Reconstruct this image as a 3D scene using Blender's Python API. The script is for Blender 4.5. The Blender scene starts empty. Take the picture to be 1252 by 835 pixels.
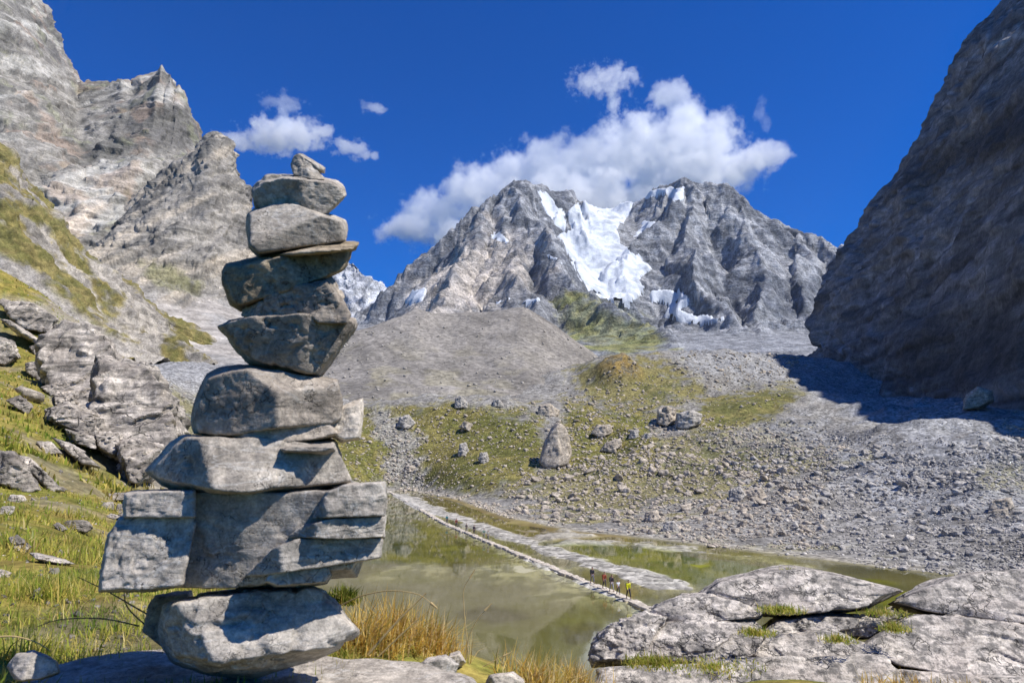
import bpy, bmesh, math, random
import numpy as np
from mathutils import Vector, Matrix, Euler

rnd = random.Random(7)
rng = np.random.default_rng(7)
scene = bpy.context.scene
COL = scene.collection

# ------------------------------------------------------------------ camera
W, H, FPX = 1252.0, 835.0, 835.0
PITCH = math.radians(9.05)
CAM = np.array([0.0, 0.0, 15.0])
cd = bpy.data.cameras.new('camera')
cd.sensor_width = 36.0
cd.lens = 36.0 * FPX / W
cd.clip_start = 0.05
cd.clip_end = 30000
cd.dof.use_dof = True
cd.dof.focus_distance = 30.0
cd.dof.aperture_fstop = 9.0
cam = bpy.data.objects.new('camera', cd)
COL.objects.link(cam)
cam.location = CAM
cam.rotation_euler = (math.pi / 2 + PITCH, 0, 0)
scene.camera = cam

# ------------------------------------------------------------------ light
SUN = np.array([0.565, -0.20, 0.80]); SUN /= np.linalg.norm(SUN)
elev = math.asin(SUN[2])
azim = math.atan2(SUN[0], SUN[1])           # clockwise from +Y
world = bpy.data.worlds.new('World')
scene.world = world
world.use_nodes = True
nt = world.node_tree
nt.nodes.clear()
sky = nt.nodes.new('ShaderNodeTexSky')
sky.sky_type = 'NISHITA'
sky.sun_disc = False
sky.sun_elevation = elev
sky.sun_rotation = azim
sky.altitude = 2300
sky.air_density = 1.25
sky.dust_density = 0.1
sky.ozone_density = 2.4
hsv = nt.nodes.new('ShaderNodeHueSaturation')
hsv.inputs['Saturation'].default_value = 1.85
hsv.inputs['Value'].default_value = 1.0
bg = nt.nodes.new('ShaderNodeBackground')
bg.inputs[1].default_value = 0.094
wo = nt.nodes.new('ShaderNodeOutputWorld')
nt.links.new(sky.outputs[0], hsv.inputs['Color'])
tint = nt.nodes.new('ShaderNodeMix'); tint.data_type = 'RGBA'; tint.blend_type = 'MULTIPLY'
tint.inputs[0].default_value = 1.0
tint.inputs[7].default_value = (0.31, 0.70, 1.18, 1)
nt.links.new(hsv.outputs[0], tint.inputs[6])
nt.links.new(tint.outputs[2], bg.inputs[0])
nt.links.new(bg.outputs[0], wo.inputs[0])
sl = bpy.data.lights.new('sun', 'SUN')
sl.energy = 5.0
sl.angle = math.radians(0.53)
sl.color = (1.0, 0.97, 0.93)
so = bpy.data.objects.new('sun', sl)
COL.objects.link(so)
so.rotation_euler = Vector(SUN).to_track_quat('Z', 'Y').to_euler()
scene.view_settings.view_transform = 'Standard'
scene.view_settings.look = 'None'
scene.view_settings.exposure = 0.30
scene.view_settings.gamma = 1.0
scene.cycles.max_bounces = 36
scene.cycles.diffuse_bounces = 2
scene.cycles.glossy_bounces = 2
scene.cycles.transparent_max_bounces = 8
scene.cycles.volume_bounces = 18
scene.cycles.volume_max_steps = 256
scene.cycles.use_denoising = True

# ------------------------------------------------------------------ maths
cp, sp = math.cos(PITCH), math.sin(PITCH)
def ray(px, py):
    cx = (np.asarray(px, float) - W / 2) / FPX
    cz = (H / 2 - np.asarray(py, float)) / FPX
    return np.stack([cx, cp - cz * sp, sp + cz * cp], -1)
def at(px, py, Y):
    """point at forward distance Y (metres) seen in direction of the pixel"""
    d = ray(px, py)
    return CAM + d * (np.asarray(Y, float) / d[..., 1])[..., None]
def on_level(px, py, z=0.0):
    d = ray(px, py)
    return CAM + d * ((z - CAM[2]) / d[..., 2])[..., None]
def project(P):
    q = P - CAM
    f = q[..., 1] * cp + q[..., 2] * sp
    u = -q[..., 1] * sp + q[..., 2] * cp
    f = np.where(f < 1e-3, 1e-3, f)
    return W / 2 + FPX * q[..., 0] / f, H / 2 - FPX * u / f
def sstep(a, b, x):
    t = np.clip((x - a) / (b - a), 0, 1)
    return t * t * (3 - 2 * t)
def mix(a, b, t):
    return a + (b - a) * t

_perm = np.random.default_rng(3).permutation(256).astype(np.int32)
_perm = np.concatenate([_perm, _perm, _perm])
_g = np.random.default_rng(5).normal(size=(256, 3)); _g /= np.linalg.norm(_g, axis=1)[:, None]
_g = _g.astype(np.float32)
def perlin(p):
    p = np.asarray(p, np.float32)
    sh = p.shape[:-1]; p = p.reshape(-1, 3)
    i = np.floor(p).astype(np.int32); f = p - i
    i &= 255
    u = f * f * f * (f * (f * 6 - 15) + 10)
    out = 0
    for dx in (0, 1):
        wx = u[:, 0] if dx else 1 - u[:, 0]
        a = _perm[i[:, 0] + dx]
        for dy in (0, 1):
            wy = u[:, 1] if dy else 1 - u[:, 1]
            b = _perm[a + i[:, 1] + dy]
            for dz in (0, 1):
                wz = u[:, 2] if dz else 1 - u[:, 2]
                g = _g[_perm[b + i[:, 2] + dz] & 255]
                out = out + wx * wy * wz * (g[:, 0] * (f[:, 0] - dx) + g[:, 1] * (f[:, 1] - dy) + g[:, 2] * (f[:, 2] - dz))
    return (out * 1.5).reshape(sh)
def fbm(p, oct=4, gain=0.5, lac=2.03):
    s, a, q = 0, 1.0, np.asarray(p, np.float32)
    for k in range(oct):
        s = s + a * perlin(q + 17.3 * k); a *= gain; q = q * lac
    return s
def ridged(p, oct=4, gain=0.55, lac=2.07):
    s, a, q, w = 0, 1.0, np.asarray(p, np.float32), 1.0
    tot = 0
    for k in range(oct):
        n = 1 - np.abs(perlin(q + 31.7 * k)) * 1.6
        n = np.clip(n, 0, 1) ** 2 * w
        s = s + a * n; tot += a
        w = np.clip(n * 1.6, 0, 1)
        a *= gain; q = q * lac
    return s / tot
def stack3(*a):
    return np.stack(np.broadcast_arrays(*a), -1)
def poly_sd(px, py, poly):
    """signed distance to polygon, positive inside"""
    poly = np.asarray(poly, float)
    sh = np.shape(px); x = np.ravel(px); y = np.ravel(py)
    d2 = np.full(x.shape, 1e30); inside = np.zeros(x.shape, bool)
    n = len(poly)
    for i in range(n):
        a, b = poly[i], poly[(i + 1) % n]
        e = b - a
        t = np.clip(((x - a[0]) * e[0] + (y - a[1]) * e[1]) / max(e @ e, 1e-12), 0, 1)
        d2 = np.minimum(d2, (x - a[0] - t * e[0]) ** 2 + (y - a[1] - t * e[1]) ** 2)
        c = (a[1] > y) != (b[1] > y)
        if abs(e[1]) > 1e-12:
            inside ^= c & (x < e[0] * (y - a[1]) / e[1] + a[0])
    d = np.sqrt(d2)
    return np.where(inside, d, -d).reshape(sh)
class TPS:
    def __init__(self, xy, z, scale, reg=1e-4):
        self.s = scale
        X = np.asarray(xy, float) / scale
        n = len(X)
        K = self.k(np.linalg.norm(X[:, None] - X[None], axis=-1)) + reg * np.eye(n)
        P = np.hstack([np.ones((n, 1)), X])
        A = np.zeros((n + 3, n + 3)); A[:n, :n] = K; A[:n, n:] = P; A[n:, :n] = P.T
        b = np.concatenate([np.asarray(z, float), np.zeros(3)])
        self.w = np.linalg.solve(A, b); self.X = X
    def k(self, r):
        return np.where(r > 1e-9, r * r * np.log(np.maximum(r, 1e-9)), 0)
    def __call__(self, x, y):
        sh = np.shape(x)
        q = np.stack([np.ravel(x), np.ravel(y)], -1) / self.s
        out = np.empty(len(q)); n = len(self.X)
        for i in range(0, len(q), 40000):
            c = q[i:i + 40000]
            r2 = ((c[:, None, 0] - self.X[None, :, 0]) ** 2 + (c[:, None, 1] - self.X[None, :, 1]) ** 2)
            K = 0.5 * r2 * np.log(np.maximum(r2, 1e-18))
            out[i:i + 40000] = K @ self.w[:n] + self.w[n] + c @ self.w[n + 1:]
        return out.reshape(sh)

# ------------------------------------------------------------------ mesh helpers
def mesh_np(name, V, F, cols=None, smooth=True):
    """V (n,3), F list of (m,k) index arrays"""
    me = bpy.data.meshes.new(name)
    V = np.ascontiguousarray(V, np.float32).reshape(-1, 3)
    if not isinstance(F, list):
        F = [F]
    me.vertices.add(len(V)); me.vertices.foreach_set('co', V.ravel())
    nl = sum(f.size for f in F); npoly = sum(len(f) for f in F)
    me.loops.add(nl); me.polygons.add(npoly)
    me.loops.foreach_set('vertex_index', np.concatenate([np.asarray(f, np.int32).ravel() for f in F]))
    tot = np.concatenate([np.full(len(f), f.shape[1], np.int32) for f in F])
    st = np.concatenate([[0], np.cumsum(tot)[:-1]]).astype(np.int32)
    me.polygons.foreach_set('loop_start', st)
    try:
        me.polygons.foreach_set('loop_total', tot)
    except Exception:
        pass
    me.update(calc_edges=True)
    if smooth:
        me.polygons.foreach_set('use_smooth', np.ones(npoly, bool))
    if cols is not None:
        for k, c in cols.items():
            c = np.asarray(c, np.float32); k4 = c.shape[-1]; c = c.reshape(-1, k4)
            a = me.color_attributes.new(k, 'FLOAT_COLOR', 'POINT')
            cc = np.ones((len(V), 4), np.float32); cc[:, :k4] = c
            a.data.foreach_set('color', cc.ravel())
    me.validate()
    return me
def grid_faces(nv, nu, keep=None):
    i = np.arange(nv * nu).reshape(nv, nu)
    f = np.stack([i[:-1, :-1], i[:-1, 1:], i[1:, 1:], i[1:, :-1]], -1).reshape(-1, 4)
    if keep is not None:
        f = f[keep.reshape(-1)[f].any(1)]
    return f
def compact(V, F):
    used = np.unique(F)
    m = np.full(len(V), -1); m[used] = np.arange(len(used))
    return used, m[F]
def link(name, me, mat=None, parent=None):
    o = bpy.data.objects.new(name, me)
    COL.objects.link(o)
    if mat is not None:
        me.materials.clear(); me.materials.append(mat)
    if parent is not None:
        o.parent = parent
    return o
def empty(name, loc=(0, 0, 0), rz=0):
    o = bpy.data.objects.new(name, None)
    o.location = loc; o.rotation_euler = (0, 0, rz)
    o.empty_display_size = 0.1
    COL.objects.link(o)
    return o
def tag(o, label=None, cat=None, group=None, kind=None):
    if label: o['label'] = label
    if cat: o['category'] = cat
    if group: o['group'] = group
    if kind: o['kind'] = kind
    return o
def grid_normals(V):
    a = np.gradient(V, axis=0); b = np.gradient(V, axis=1)
    n = np.cross(b, a)
    n /= np.linalg.norm(n, axis=-1)[..., None] + 1e-9
    return n
def resample(c, n):
    c = np.asarray(c, float)
    d = np.concatenate([[0], np.cumsum(np.hypot(np.diff(c[:, 0]), np.diff(c[:, 1])))])
    t = np.linspace(0, d[-1], n)
    return np.stack([np.interp(t, d, c[:, k]) for k in range(3)], -1)
def loft(curves, nu, nv):
    """curves of (px,py,Y); returns world grid (nv,nu,3)"""
    R = np.array([resample(c, nu) for c in curves])
    P = at(R[..., 0], R[..., 1], R[..., 2])
    seg = np.median(np.hypot(np.diff(R[..., 0], axis=0), np.diff(R[..., 1], axis=0)), axis=1) + 12
    d = np.concatenate([[0], np.cumsum(seg)])
    t = np.linspace(0, d[-1], nv)
    j = np.clip(np.searchsorted(d, t, side='right') - 1, 0, len(curves) - 2)
    f = ((t - d[j]) / (d[j + 1] - d[j]))[:, None, None]
    return P[j] * (1 - f) + P[j + 1] * f

# ------------------------------------------------------------------ materials
def newmat(name):
    m = bpy.data.materials.new(name); m.use_nodes = True
    t = m.node_tree; t.nodes.clear()
    return m, t
def N(t, typ, ins=None, **pr):
    n = t.nodes.new(typ)
    for k, v in pr.items():
        setattr(n, k, v)
    for k, v in (ins or {}).items():
        s = n.inputs[k]
        if isinstance(v, bpy.types.NodeSocket):
            t.links.new(v, s)
        else:
            s.default_value = v
    return n
def rgba(c):
    return (c[0], c[1], c[2], 1.0)
def mixc(t, f, a, b, mode='MIX'):
    n = t.nodes.new('ShaderNodeMix'); n.data_type = 'RGBA'; n.blend_type = mode
    for idx, v in ((0, f), (6, a), (7, b)):
        s = n.inputs[idx]
        if isinstance(v, bpy.types.NodeSocket):
            t.links.new(v, s)
        else:
            s.default_value = v if idx == 0 else rgba(v)
    return n.outputs[2]
def ramp(t, fac, stops):
    n = t.nodes.new('ShaderNodeValToRGB')
    t.links.new(fac, n.inputs[0])
    e = n.color_ramp.elements
    while len(e) < len(stops):
        e.new(0.5)
    for el, (p, c) in zip(e, stops):
        el.position = p
        el.color = rgba(c) if hasattr(c, '__len__') else (c, c, c, 1)
    return n.outputs[0]
def noise(t, vec, scale, detail=4, rough=0.55, dist=0.0):
    return N(t, 'ShaderNodeTexNoise', {'Vector': vec, 'Scale': scale, 'Detail': detail, 'Roughness': rough, 'Distortion': dist}).outputs[0]
def mapping(t, vec, rot=(0, 0, 0), scale=(1, 1, 1)):
    return N(t, 'ShaderNodeMapping', {'Vector': vec, 'Rotation': rot, 'Scale': scale}).outputs[0]
def finish(m, t, col, rough=0.9, bumph=None, bdist=0.1, bstr=1.0, spec=0.2, normal=None):
    p = N(t, 'ShaderNodeBsdfPrincipled', {'Roughness': rough, 'Specular IOR Level': spec})
    if isinstance(col, bpy.types.NodeSocket):
        t.links.new(col, p.inputs['Base Color'])
    else:
        p.inputs['Base Color'].default_value = rgba(col)
    if bumph is not None:
        b = N(t, 'ShaderNodeBump', {'Height': bumph, 'Distance': bdist, 'Strength': bstr})
        t.links.new(b.outputs[0], p.inputs['Normal'])
    o = N(t, 'ShaderNodeOutputMaterial', {'Surface': p.outputs[0]})
    return m
def madd(t, a, b, op='ADD'):
    n = t.nodes.new('ShaderNodeMath'); n.operation = op
    for i, v in enumerate((a, b)):
        if isinstance(v, bpy.types.NodeSocket):
            t.links.new(v, n.inputs[i])
        else:
            n.inputs[i].default_value = v
    return n.outputs[0]

def terrain_mat(name, scale, bdist, lo=0.7, hi=1.25, strata=None, bstr=0.9, speck=None, warm=(1.08, 1.0, .89), spk_amt=.3):
    """albedo from the painted attribute 'Col', broken up by world-space noise"""
    m, t = newmat(name)
    pos = N(t, 'ShaderNodeNewGeometry').outputs['Position']
    vcn = N(t, 'ShaderNodeVertexColor', layer_name='Col')
    at_ = vcn.outputs[0]
    if warm:
        at_ = mixc(t, 1.0, at_, warm, 'MULTIPLY')
    n1 = noise(t, pos, scale, 6, 0.65)
    n2 = noise(t, pos, scale * 5.3, 5, 0.7)
    v1 = ramp(t, n1, [(0.38, lo), (0.62, hi)])
    v2 = ramp(t, n2, [(0.38, lo * 1.05), (0.62, hi * 0.95)])
    c = mixc(t, 1.0, at_, v1, 'MULTIPLY')
    c = mixc(t, 1.0, c, v2, 'MULTIPLY')
    c = mixc(t, vcn.outputs[1], at_, c)
    h = madd(t, n1, madd(t, n2, 0.35, 'MULTIPLY'))
    if strata:
        rot, sc, amt = strata
        w = noise(t, mapping(t, pos, rot, sc), 1.0, 5, 0.6, 0.4)
        v3 = ramp(t, w, [(0.35, 1 - amt), (0.65, 1 + amt)])
        c = mixc(t, 1.0, c, v3, 'MULTIPLY')
        h = madd(t, h, madd(t, w, 1.2, 'MULTIPLY'))
    if speck:
        v = N(t, 'ShaderNodeTexVoronoi', {'Vector': pos, 'Scale': speck}).outputs
        vv = ramp(t, N(t, 'ShaderNodeSeparateColor', {0: v['Color']}).outputs[0], [(0.0, 1 - spk_amt), (1.0, 1 + spk_amt)])
        c = mixc(t, vcn.outputs[1], c, mixc(t, 1.0, c, vv, 'MULTIPLY'))
        h = madd(t, h, madd(t, v['Distance'], -0.8, 'MULTIPLY'))
    h = madd(t, h, vcn.outputs[1], 'MULTIPLY')
    return finish(m, t, c, 0.95, h, bdist, bstr, 0.1)

def stone_mat(name, dark, mid, light, scale=6.0, bdist=0.01, warm=None, warm_amt=0.5, vein=0.0, lichen=0.0, rot=(0.3, 0.4, 0.2), strata_amt=0.35, pits=0.5, crack=.016, grain=24):
    m, t = newmat(name)
    tc = N(t, 'ShaderNodeTexCoord').outputs['Object']
    oi = N(t, 'ShaderNodeObjectInfo').outputs['Random']
    off = N(t, 'ShaderNodeCombineXYZ', {0: madd(t, oi, 37.0, 'MULTIPLY'), 1: madd(t, oi, 71.0, 'MULTIPLY'), 2: oi}).outputs[0]
    pos = N(t, 'ShaderNodeVectorMath', {0: tc, 1: off}).outputs[0]
    n1 = noise(t, pos, scale, 8, 0.68, 0.3)
    n2 = noise(t, pos, scale * 7, 6, 0.7)
    n3 = noise(t, mapping(t, pos, rot, (scale * .5, scale * .5, scale * 4)), 1.0, 6, 0.65, 0.5)
    dark, mid, light = [(q[0] * 1.12, q[1], q[2] * .85) for q in (dark, mid, light)]
    c = ramp(t, n1, [(0.36, dark), (0.49, mid), (0.63, light)])
    c = mixc(t, 1.0, c, ramp(t, n2, [(0.38, 0.68), (0.62, 1.25)]), 'MULTIPLY')
    c = mixc(t, 1.0, c, ramp(t, n3, [(0.40, 1 - strata_amt), (0.60, 1 + strata_amt * .7)]), 'MULTIPLY')
    if warm:
        nw = noise(t, pos, scale * 0.7, 5, 0.6, 0.6)
        c = mixc(t, ramp(t, nw, [(0.49, 0.0), (0.60, warm_amt)]), c, warm)
    if lichen:
        nl = noise(t, pos, scale * 3.2, 7, 0.72, 0.2)
        c = mixc(t, ramp(t, nl, [(0.485, 0.0), (0.55, lichen)]), c, (0.05, 0.05, 0.047))
    if vein:
        nv = noise(t, mapping(t, pos, rot, (1, 1, 2.5)), scale * 0.55, 4, 0.5, 1.2)
        d = madd(t, madd(t, nv, 0.5, 'SUBTRACT'), 0.0, 'ADD')
        d = N(t, 'ShaderNodeMath', {0: d}, operation='ABSOLUTE').outputs[0]
        c = mixc(t, ramp(t, d, [(0.0, vein), (0.014, 0.0)]), c, (0.62, 0.6, 0.55))
    n4 = noise(t, pos, scale * grain, 4, 0.75)
    c = mixc(t, 1.0, c, ramp(t, n4, [(0.40, .82), (0.60, 1.15)]), 'MULTIPLY')
    wq = N(t, 'ShaderNodeVectorMath', {0: pos, 1: N(t, 'ShaderNodeTexNoise', {'Vector': pos, 'Scale': scale * 1.5, 'Detail': 5.0}).outputs[1]}, operation='ADD').outputs[0]
    ck = N(t, 'ShaderNodeTexVoronoi', {'Vector': mapping(t, wq, rot, (1, 1, 1.8)), 'Scale': scale * .55}, feature='DISTANCE_TO_EDGE').outputs['Distance']
    ckm = ramp(t, noise(t, pos, scale * .8, 3), [(0.47, 0.0), (0.56, 1.0)])
    cl = mixc(t, 1.0, ramp(t, ck, [(0.0, 1.0), (crack, 0.0)]), ckm, 'MULTIPLY')
    clv = N(t, 'ShaderNodeSeparateColor', {0: cl}).outputs[0]
    c = mixc(t, madd(t, clv, .75, 'MULTIPLY'), c, (.05, .046, .04))
    h = madd(t, madd(t, n1, 1.0, 'MULTIPLY'), madd(t, n2, pits * 0.8, 'MULTIPLY'))
    h = madd(t, h, madd(t, n3, 0.9, 'MULTIPLY'))
    h = madd(t, h, madd(t, n4, 0.22, 'MULTIPLY'))
    h = madd(t, h, madd(t, clv, -0.8, 'MULTIPLY'))
    return finish(m, t, c, 0.88, h, bdist, 0.9, 0.25)

def flat_mat(name, col, rough=0.85, var=0.15, scale=30):
    m, t = newmat(name)
    tc = N(t, 'ShaderNodeTexCoord').outputs['Object']
    n = noise(t, tc, scale, 3)
    c = mixc(t, 1.0, col, ramp(t, n, [(0.3, 1 - var), (0.7, 1 + var)]), 'MULTIPLY')
    return finish(m, t, c, rough)

def blade_mat(name):
    m, t = newmat(name)
    c = N(t, 'ShaderNodeVertexColor', layer_name='Col').outputs[0]
    d = N(t, 'ShaderNodeBsdfDiffuse', {'Color': c})
    tr = N(t, 'ShaderNodeBsdfTranslucent', {'Color': c})
    mx = N(t, 'ShaderNodeMixShader', {0: 0.45, 1: d.outputs[0], 2: tr.outputs[0]})
    N(t, 'ShaderNodeOutputMaterial', {'Surface': mx.outputs[0]})
    return m

# ================================================================== MOUNTAINS
# ---- the massif at the head of the valley: ridges with fluted flanks
def tents(x, y, lines):
    best = np.full(x.shape, -1e9); S = np.zeros(x.shape); D = np.zeros(x.shape)
    for li, (pts, slope) in enumerate(lines):
        P = np.array([at(a, b, c) for a, b, c in pts])
        s0 = li * 5000.0
        for a, b in zip(P[:-1], P[1:]):
            e = b[:2] - a[:2]; L2 = e @ e; L = math.sqrt(L2)
            t = np.clip(((x - a[0]) * e[0] + (y - a[1]) * e[1]) / L2, 0, 1)
            d = np.hypot(x - a[0] - t * e[0], y - a[1] - t * e[1])
            side = np.sign((x - a[0]) * e[1] - (y - a[1]) * e[0])
            h = a[2] + t * (b[2] - a[2]) - slope * d
            k = h > best
            best = np.where(k, h, best); S = np.where(k, s0 + t * L + 2500 * (side > 0), S); D = np.where(k, d, D)
            s0 += L
    return best, S, D

def largest_piece(F):
    lab = {v: v for v in np.unique(F).tolist()}
    def find(a):
        while lab[a] != a:
            lab[a] = lab[lab[a]]; a = lab[a]
        return a
    for f in F.tolist():
        r = find(f[0])
        for v in f[1:]:
            lab[find(v)] = r
    roots = np.array([find(f[0]) for f in F.tolist()])
    u, c = np.unique(roots, return_counts=True)
    return F[roots == u[c.argmax()]]
def build_massif():
    nx, ny = 470, 400
    x1 = np.linspace(-760, 1750, nx); y1 = 1120 + (np.linspace(0, 1, ny) ** 1.1) * 2730
    X, Y = np.meshgrid(x1, y1)
    p = stack3(X / 420, Y / 420, 0.0)
    wx = fbm(p, 5, 0.55) * 75; wy = fbm(p + 9.1, 5, 0.55) * 75
    lines = [
        ([(380, 480, 2700), (478, 352, 2900), (520, 318, 2950), (560, 285, 3000), (600, 242, 3050), (622, 222, 3100), (650, 228, 3160), (690, 231, 3250), (720, 249, 3350), (745, 262, 3480), (770, 250, 3400), (800, 231, 3300), (835, 219, 3200), (860, 226, 3150), (900, 228, 3050), (935, 255, 2950), (965, 278, 2900), (1000, 290, 2850), (1017, 303, 2800), (1045, 350, 2800), (1100, 440, 2800)], 1.3),
        ([(622, 222, 3100), (640, 256, 2850), (685, 300, 2520), (712, 345, 2200)], 1.0),
        ([(712, 345, 2200), (760, 383, 1900), (800, 402, 1720), (835, 432, 1560)], .78),
        ([(600, 242, 3050), (585, 290, 2720), (560, 340, 2350), (535, 385, 2000)], 1.0),
        ([(615, 232, 3080), (622, 290, 2650), (640, 340, 2250), (650, 385, 1900)], 1.05),
        ([(690, 231, 3250), (668, 268, 3000)], 1.3),
        ([(835, 219, 3200), (800, 268, 2960), (772, 300, 2800), (765, 325, 2680)], 1.15),
        ([(845, 221, 3180), (838, 290, 2760), (858, 345, 2420), (905, 400, 2100)], 1.15),
        ([(900, 228, 3050), (915, 300, 2700), (940, 350, 2400), (925, 415, 2050)], 1.1),
        ([(965, 278, 2900), (975, 340, 2520), (1000, 405, 2200)], 1.1),
        ([(1000, 290, 2850), (1030, 380, 2400)], 1.1),
    ]
    z, S, D = tents(X + wx, Y + wy, lines)
    # glacier basin and lower floor
    fl = [((745, 262, 3480)), ((738, 278, 3200)), ((733, 300, 2960)), ((742, 330, 2720)), ((775, 362, 2480)), ((830, 380, 2250)), ((880, 400, 2050))]
    f, _, fd = tents(X + wx * .5, Y + wy * .5, [(fl, 0.10), ])
    f = f - np.maximum(0, fd - 110) * 1.0
    base = 235 + np.where(Y > 1500, (Y - 1500) * 0.22, (Y - 1500) * .30)
    f = np.maximum(f, base)
    f = np.where(Y > 3500, f - (Y - 3500) * .8, f)
    k = 18.0
    h = np.maximum(z, f); 
    zz = h + k * np.log(np.exp((z - h) / k) + np.exp((f - h) / k))
    onrock = sstep(-10, 50, z - f)
    # flutes running down the faces
    q = stack3(S / 85.0, D / 420.0, 0.3)
    g = ridged(q, 4) - 0.45
    q2 = stack3(S / 26.0, D / 190.0, 1.3)
    g2 = ridged(q2, 3) - 0.45
    zz = zz + onrock * sstep(0, 90, D) * (g * 62 + g2 * 24)
    # tilted strata as ledges
    sc = (zz * 0.93 + X * 0.28 - Y * 0.12) / 62.0 + fbm(stack3(X / 500, Y / 500, zz / 500), 3) * 0.8
    fr = sc - np.floor(sc)
    led = sstep(0.0, 0.75, fr) - fr
    zz = zz + onrock * led * 18 * sstep(-.2, .4, fbm(stack3(X / 260, Y / 260, 4.2), 3) + .15)
    sc2 = sc * 3.7
    fr2 = sc2 - np.floor(sc2)
    zz = zz + onrock * (sstep(0, .8, fr2) - fr2) * 3
    zz = zz + onrock * (ridged(stack3(X / 130, Y / 130, zz / 200), 5) - .5) * 30
    zz = zz + fbm(stack3(X / 40, Y / 40, 0.0), 3) * 3.0
    V = stack3(X, Y, zz)
    px, py = project(V)
    n = grid_normals(V); up = np.abs(n[..., 2])
    nz = fbm(stack3(X / 180, Y / 180, zz / 180), 5)
    n2 = fbm(stack3(X / 30, Y / 30, zz / 30), 4)
    c = mix(np.array([.17, .175, .185]), np.array([.36, .355, .35]), sstep(-.4, .4, nz + .6 * n2)[..., None])
    # dark bands of the strata
    band = sstep(.55, .8, fr) * sstep(.05, .5, fbm(stack3(X / 300, Y / 300, zz / 300), 3) + .25)
    c = mix(c, np.array([.11, .115, .13]), (band * onrock * .75)[..., None])
    # warm pale limestone on the lower left peak
    w = sstep(-30, 25, poly_sd(px, py, [(500, 360), (560, 300), (610, 285), (650, 310), (640, 345), (600, 380), (520, 390)]) + nz * 40)
    c = mix(c, np.array([.50, .435, .36]), (w * .95)[..., None])
    # scree aprons
    s = 1 - onrock
    c = mix(c, mix(np.array([.25, .25, .25]), np.array([.31, .305, .30]), sstep(-.4, .4, n2)[..., None]), (s * .9)[..., None])
    s = sstep(-10, 20, poly_sd(px, py, [(650, 330), (700, 338), (735, 370), (690, 400), (620, 400), (590, 370)]) + n2 * 14)
    c = mix(c, np.array([.235, .23, .225]), (s * .85)[..., None])
    g = sstep(-4, 14, poly_sd(px, py, [(655, 385), (700, 345), (735, 356), (805, 388), (840, 424), (760, 450), (700, 430)]) + nz * 16 + n2 * 9 - 5)
    g = g * (.65 + .35 * sstep(0.0, 0.35, nz + .2 + .5 * n2))
    c = mix(c, mix(np.array([.19, .20, .055]), np.array([.27, .25, .085]), sstep(-.3, .4, n2)[..., None]), (g * .9)[..., None])
    F = grid_faces(ny, nx)
    me = mesh_np('mountain', V, F, {'Col': c})
    tag(link('mountain', me, M_MASSIF), kind='structure')
    # snow and ice lie on it as bodies of their own
    zs = zz.copy()
    for _ in range(7):
        zs[1:-1, 1:-1] = (zs[:-2, 1:-1] + zs[2:, 1:-1] + zs[1:-1, :-2] + zs[1:-1, 2:] + zs[1:-1, 1:-1] * 2) / 6
    def z5(l):
        return [(420 + a / 2.019, 70 + b / 2.019) for a, b in l]
    ice = [
        ('glacier', 'large white glacier flowing from the col between the twin summits', 'glacier',
         z5([(550, 380), (600, 350), (716, 341), (708, 390), (676, 430), (690, 466), (728, 488), (762, 528), (728, 555), (760, 580), (715, 600), (705, 625), (650, 618), (610, 590), (590, 550), (560, 500), (530, 470), (530, 440), (565, 425)]), 2200, 14),
        ('snow_couloir', 'narrow snow couloir beside the left summit running down to the glacier', 'snow patch',
         z5([(468, 318), (505, 333), (545, 380), (552, 440), (525, 420), (500, 385), (484, 350)]), 2550, 6),
        ('snow_patch', 'broad snow patch low under the right summit, below the glacier tongue', 'snow patch',
         z5([(755, 585), (800, 572), (862, 588), (858, 615), (835, 625), (880, 645), (958, 643), (905, 667), (850, 657), (790, 642), (800, 617), (765, 607)]), 1500, 12),
        ('snow_patch', 'small snow patch on the rock face just right of the glacier', 'snow patch',
         z5([(718, 442), (738, 405), (776, 402), (768, 430), (736, 452)]), 2300, 6),
        ('snow_patch', 'snow band along the crest left of the right summit', 'snow patch',
         z5([(715, 345), (770, 322), (842, 322), (838, 357), (815, 362), (798, 340), (750, 350)]), 2700, 7),
        ('snow_patch', 'snow patch at the far left foot of the massif above the scree', 'snow patch',
         z5([(128, 592), (180, 568), (207, 572), (197, 605), (160, 613)]), 2300, 6),
        ('snow_patch', 'thin snow streak on the scree shoulder, right one of two', 'snow patch',
         z5([(436, 608), (480, 593), (488, 600), (450, 614)]), 1700, 5),
        ('snow_patch', 'thin snow streak on the scree shoulder, left one of two', 'snow patch',
         z5([(368, 608), (410, 593), (412, 601), (380, 613)]), 1700, 5),
        ('snow_patch', 'snow scrap on the ledge of the left peak face', 'snow patch',
         z5([(362, 442), (387, 428), (413, 455), (402, 464)]), 2000, 6),
        ('snow_patch', 'slanting snow sliver on the ridge left of the glacier', 'snow patch',
         z5([(488, 476), (530, 498), (545, 514), (500, 496)]), 2000, 6),
    ]
    jit = fbm(stack3(X / 60, Y / 60, 2.2), 4) * 3.2
    # which slopes lie open to the valley (not behind a nearer spur)
    seen = np.zeros(X.shape, bool); top = np.full(1400, 1e9)
    for r in range(ny):
        b = np.clip((px[r] / 2 + 300).astype(int), 0, 1399)
        seen[r] = py[r] < top[b] + 9
        np.minimum.at(top, b, py[r])
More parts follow.
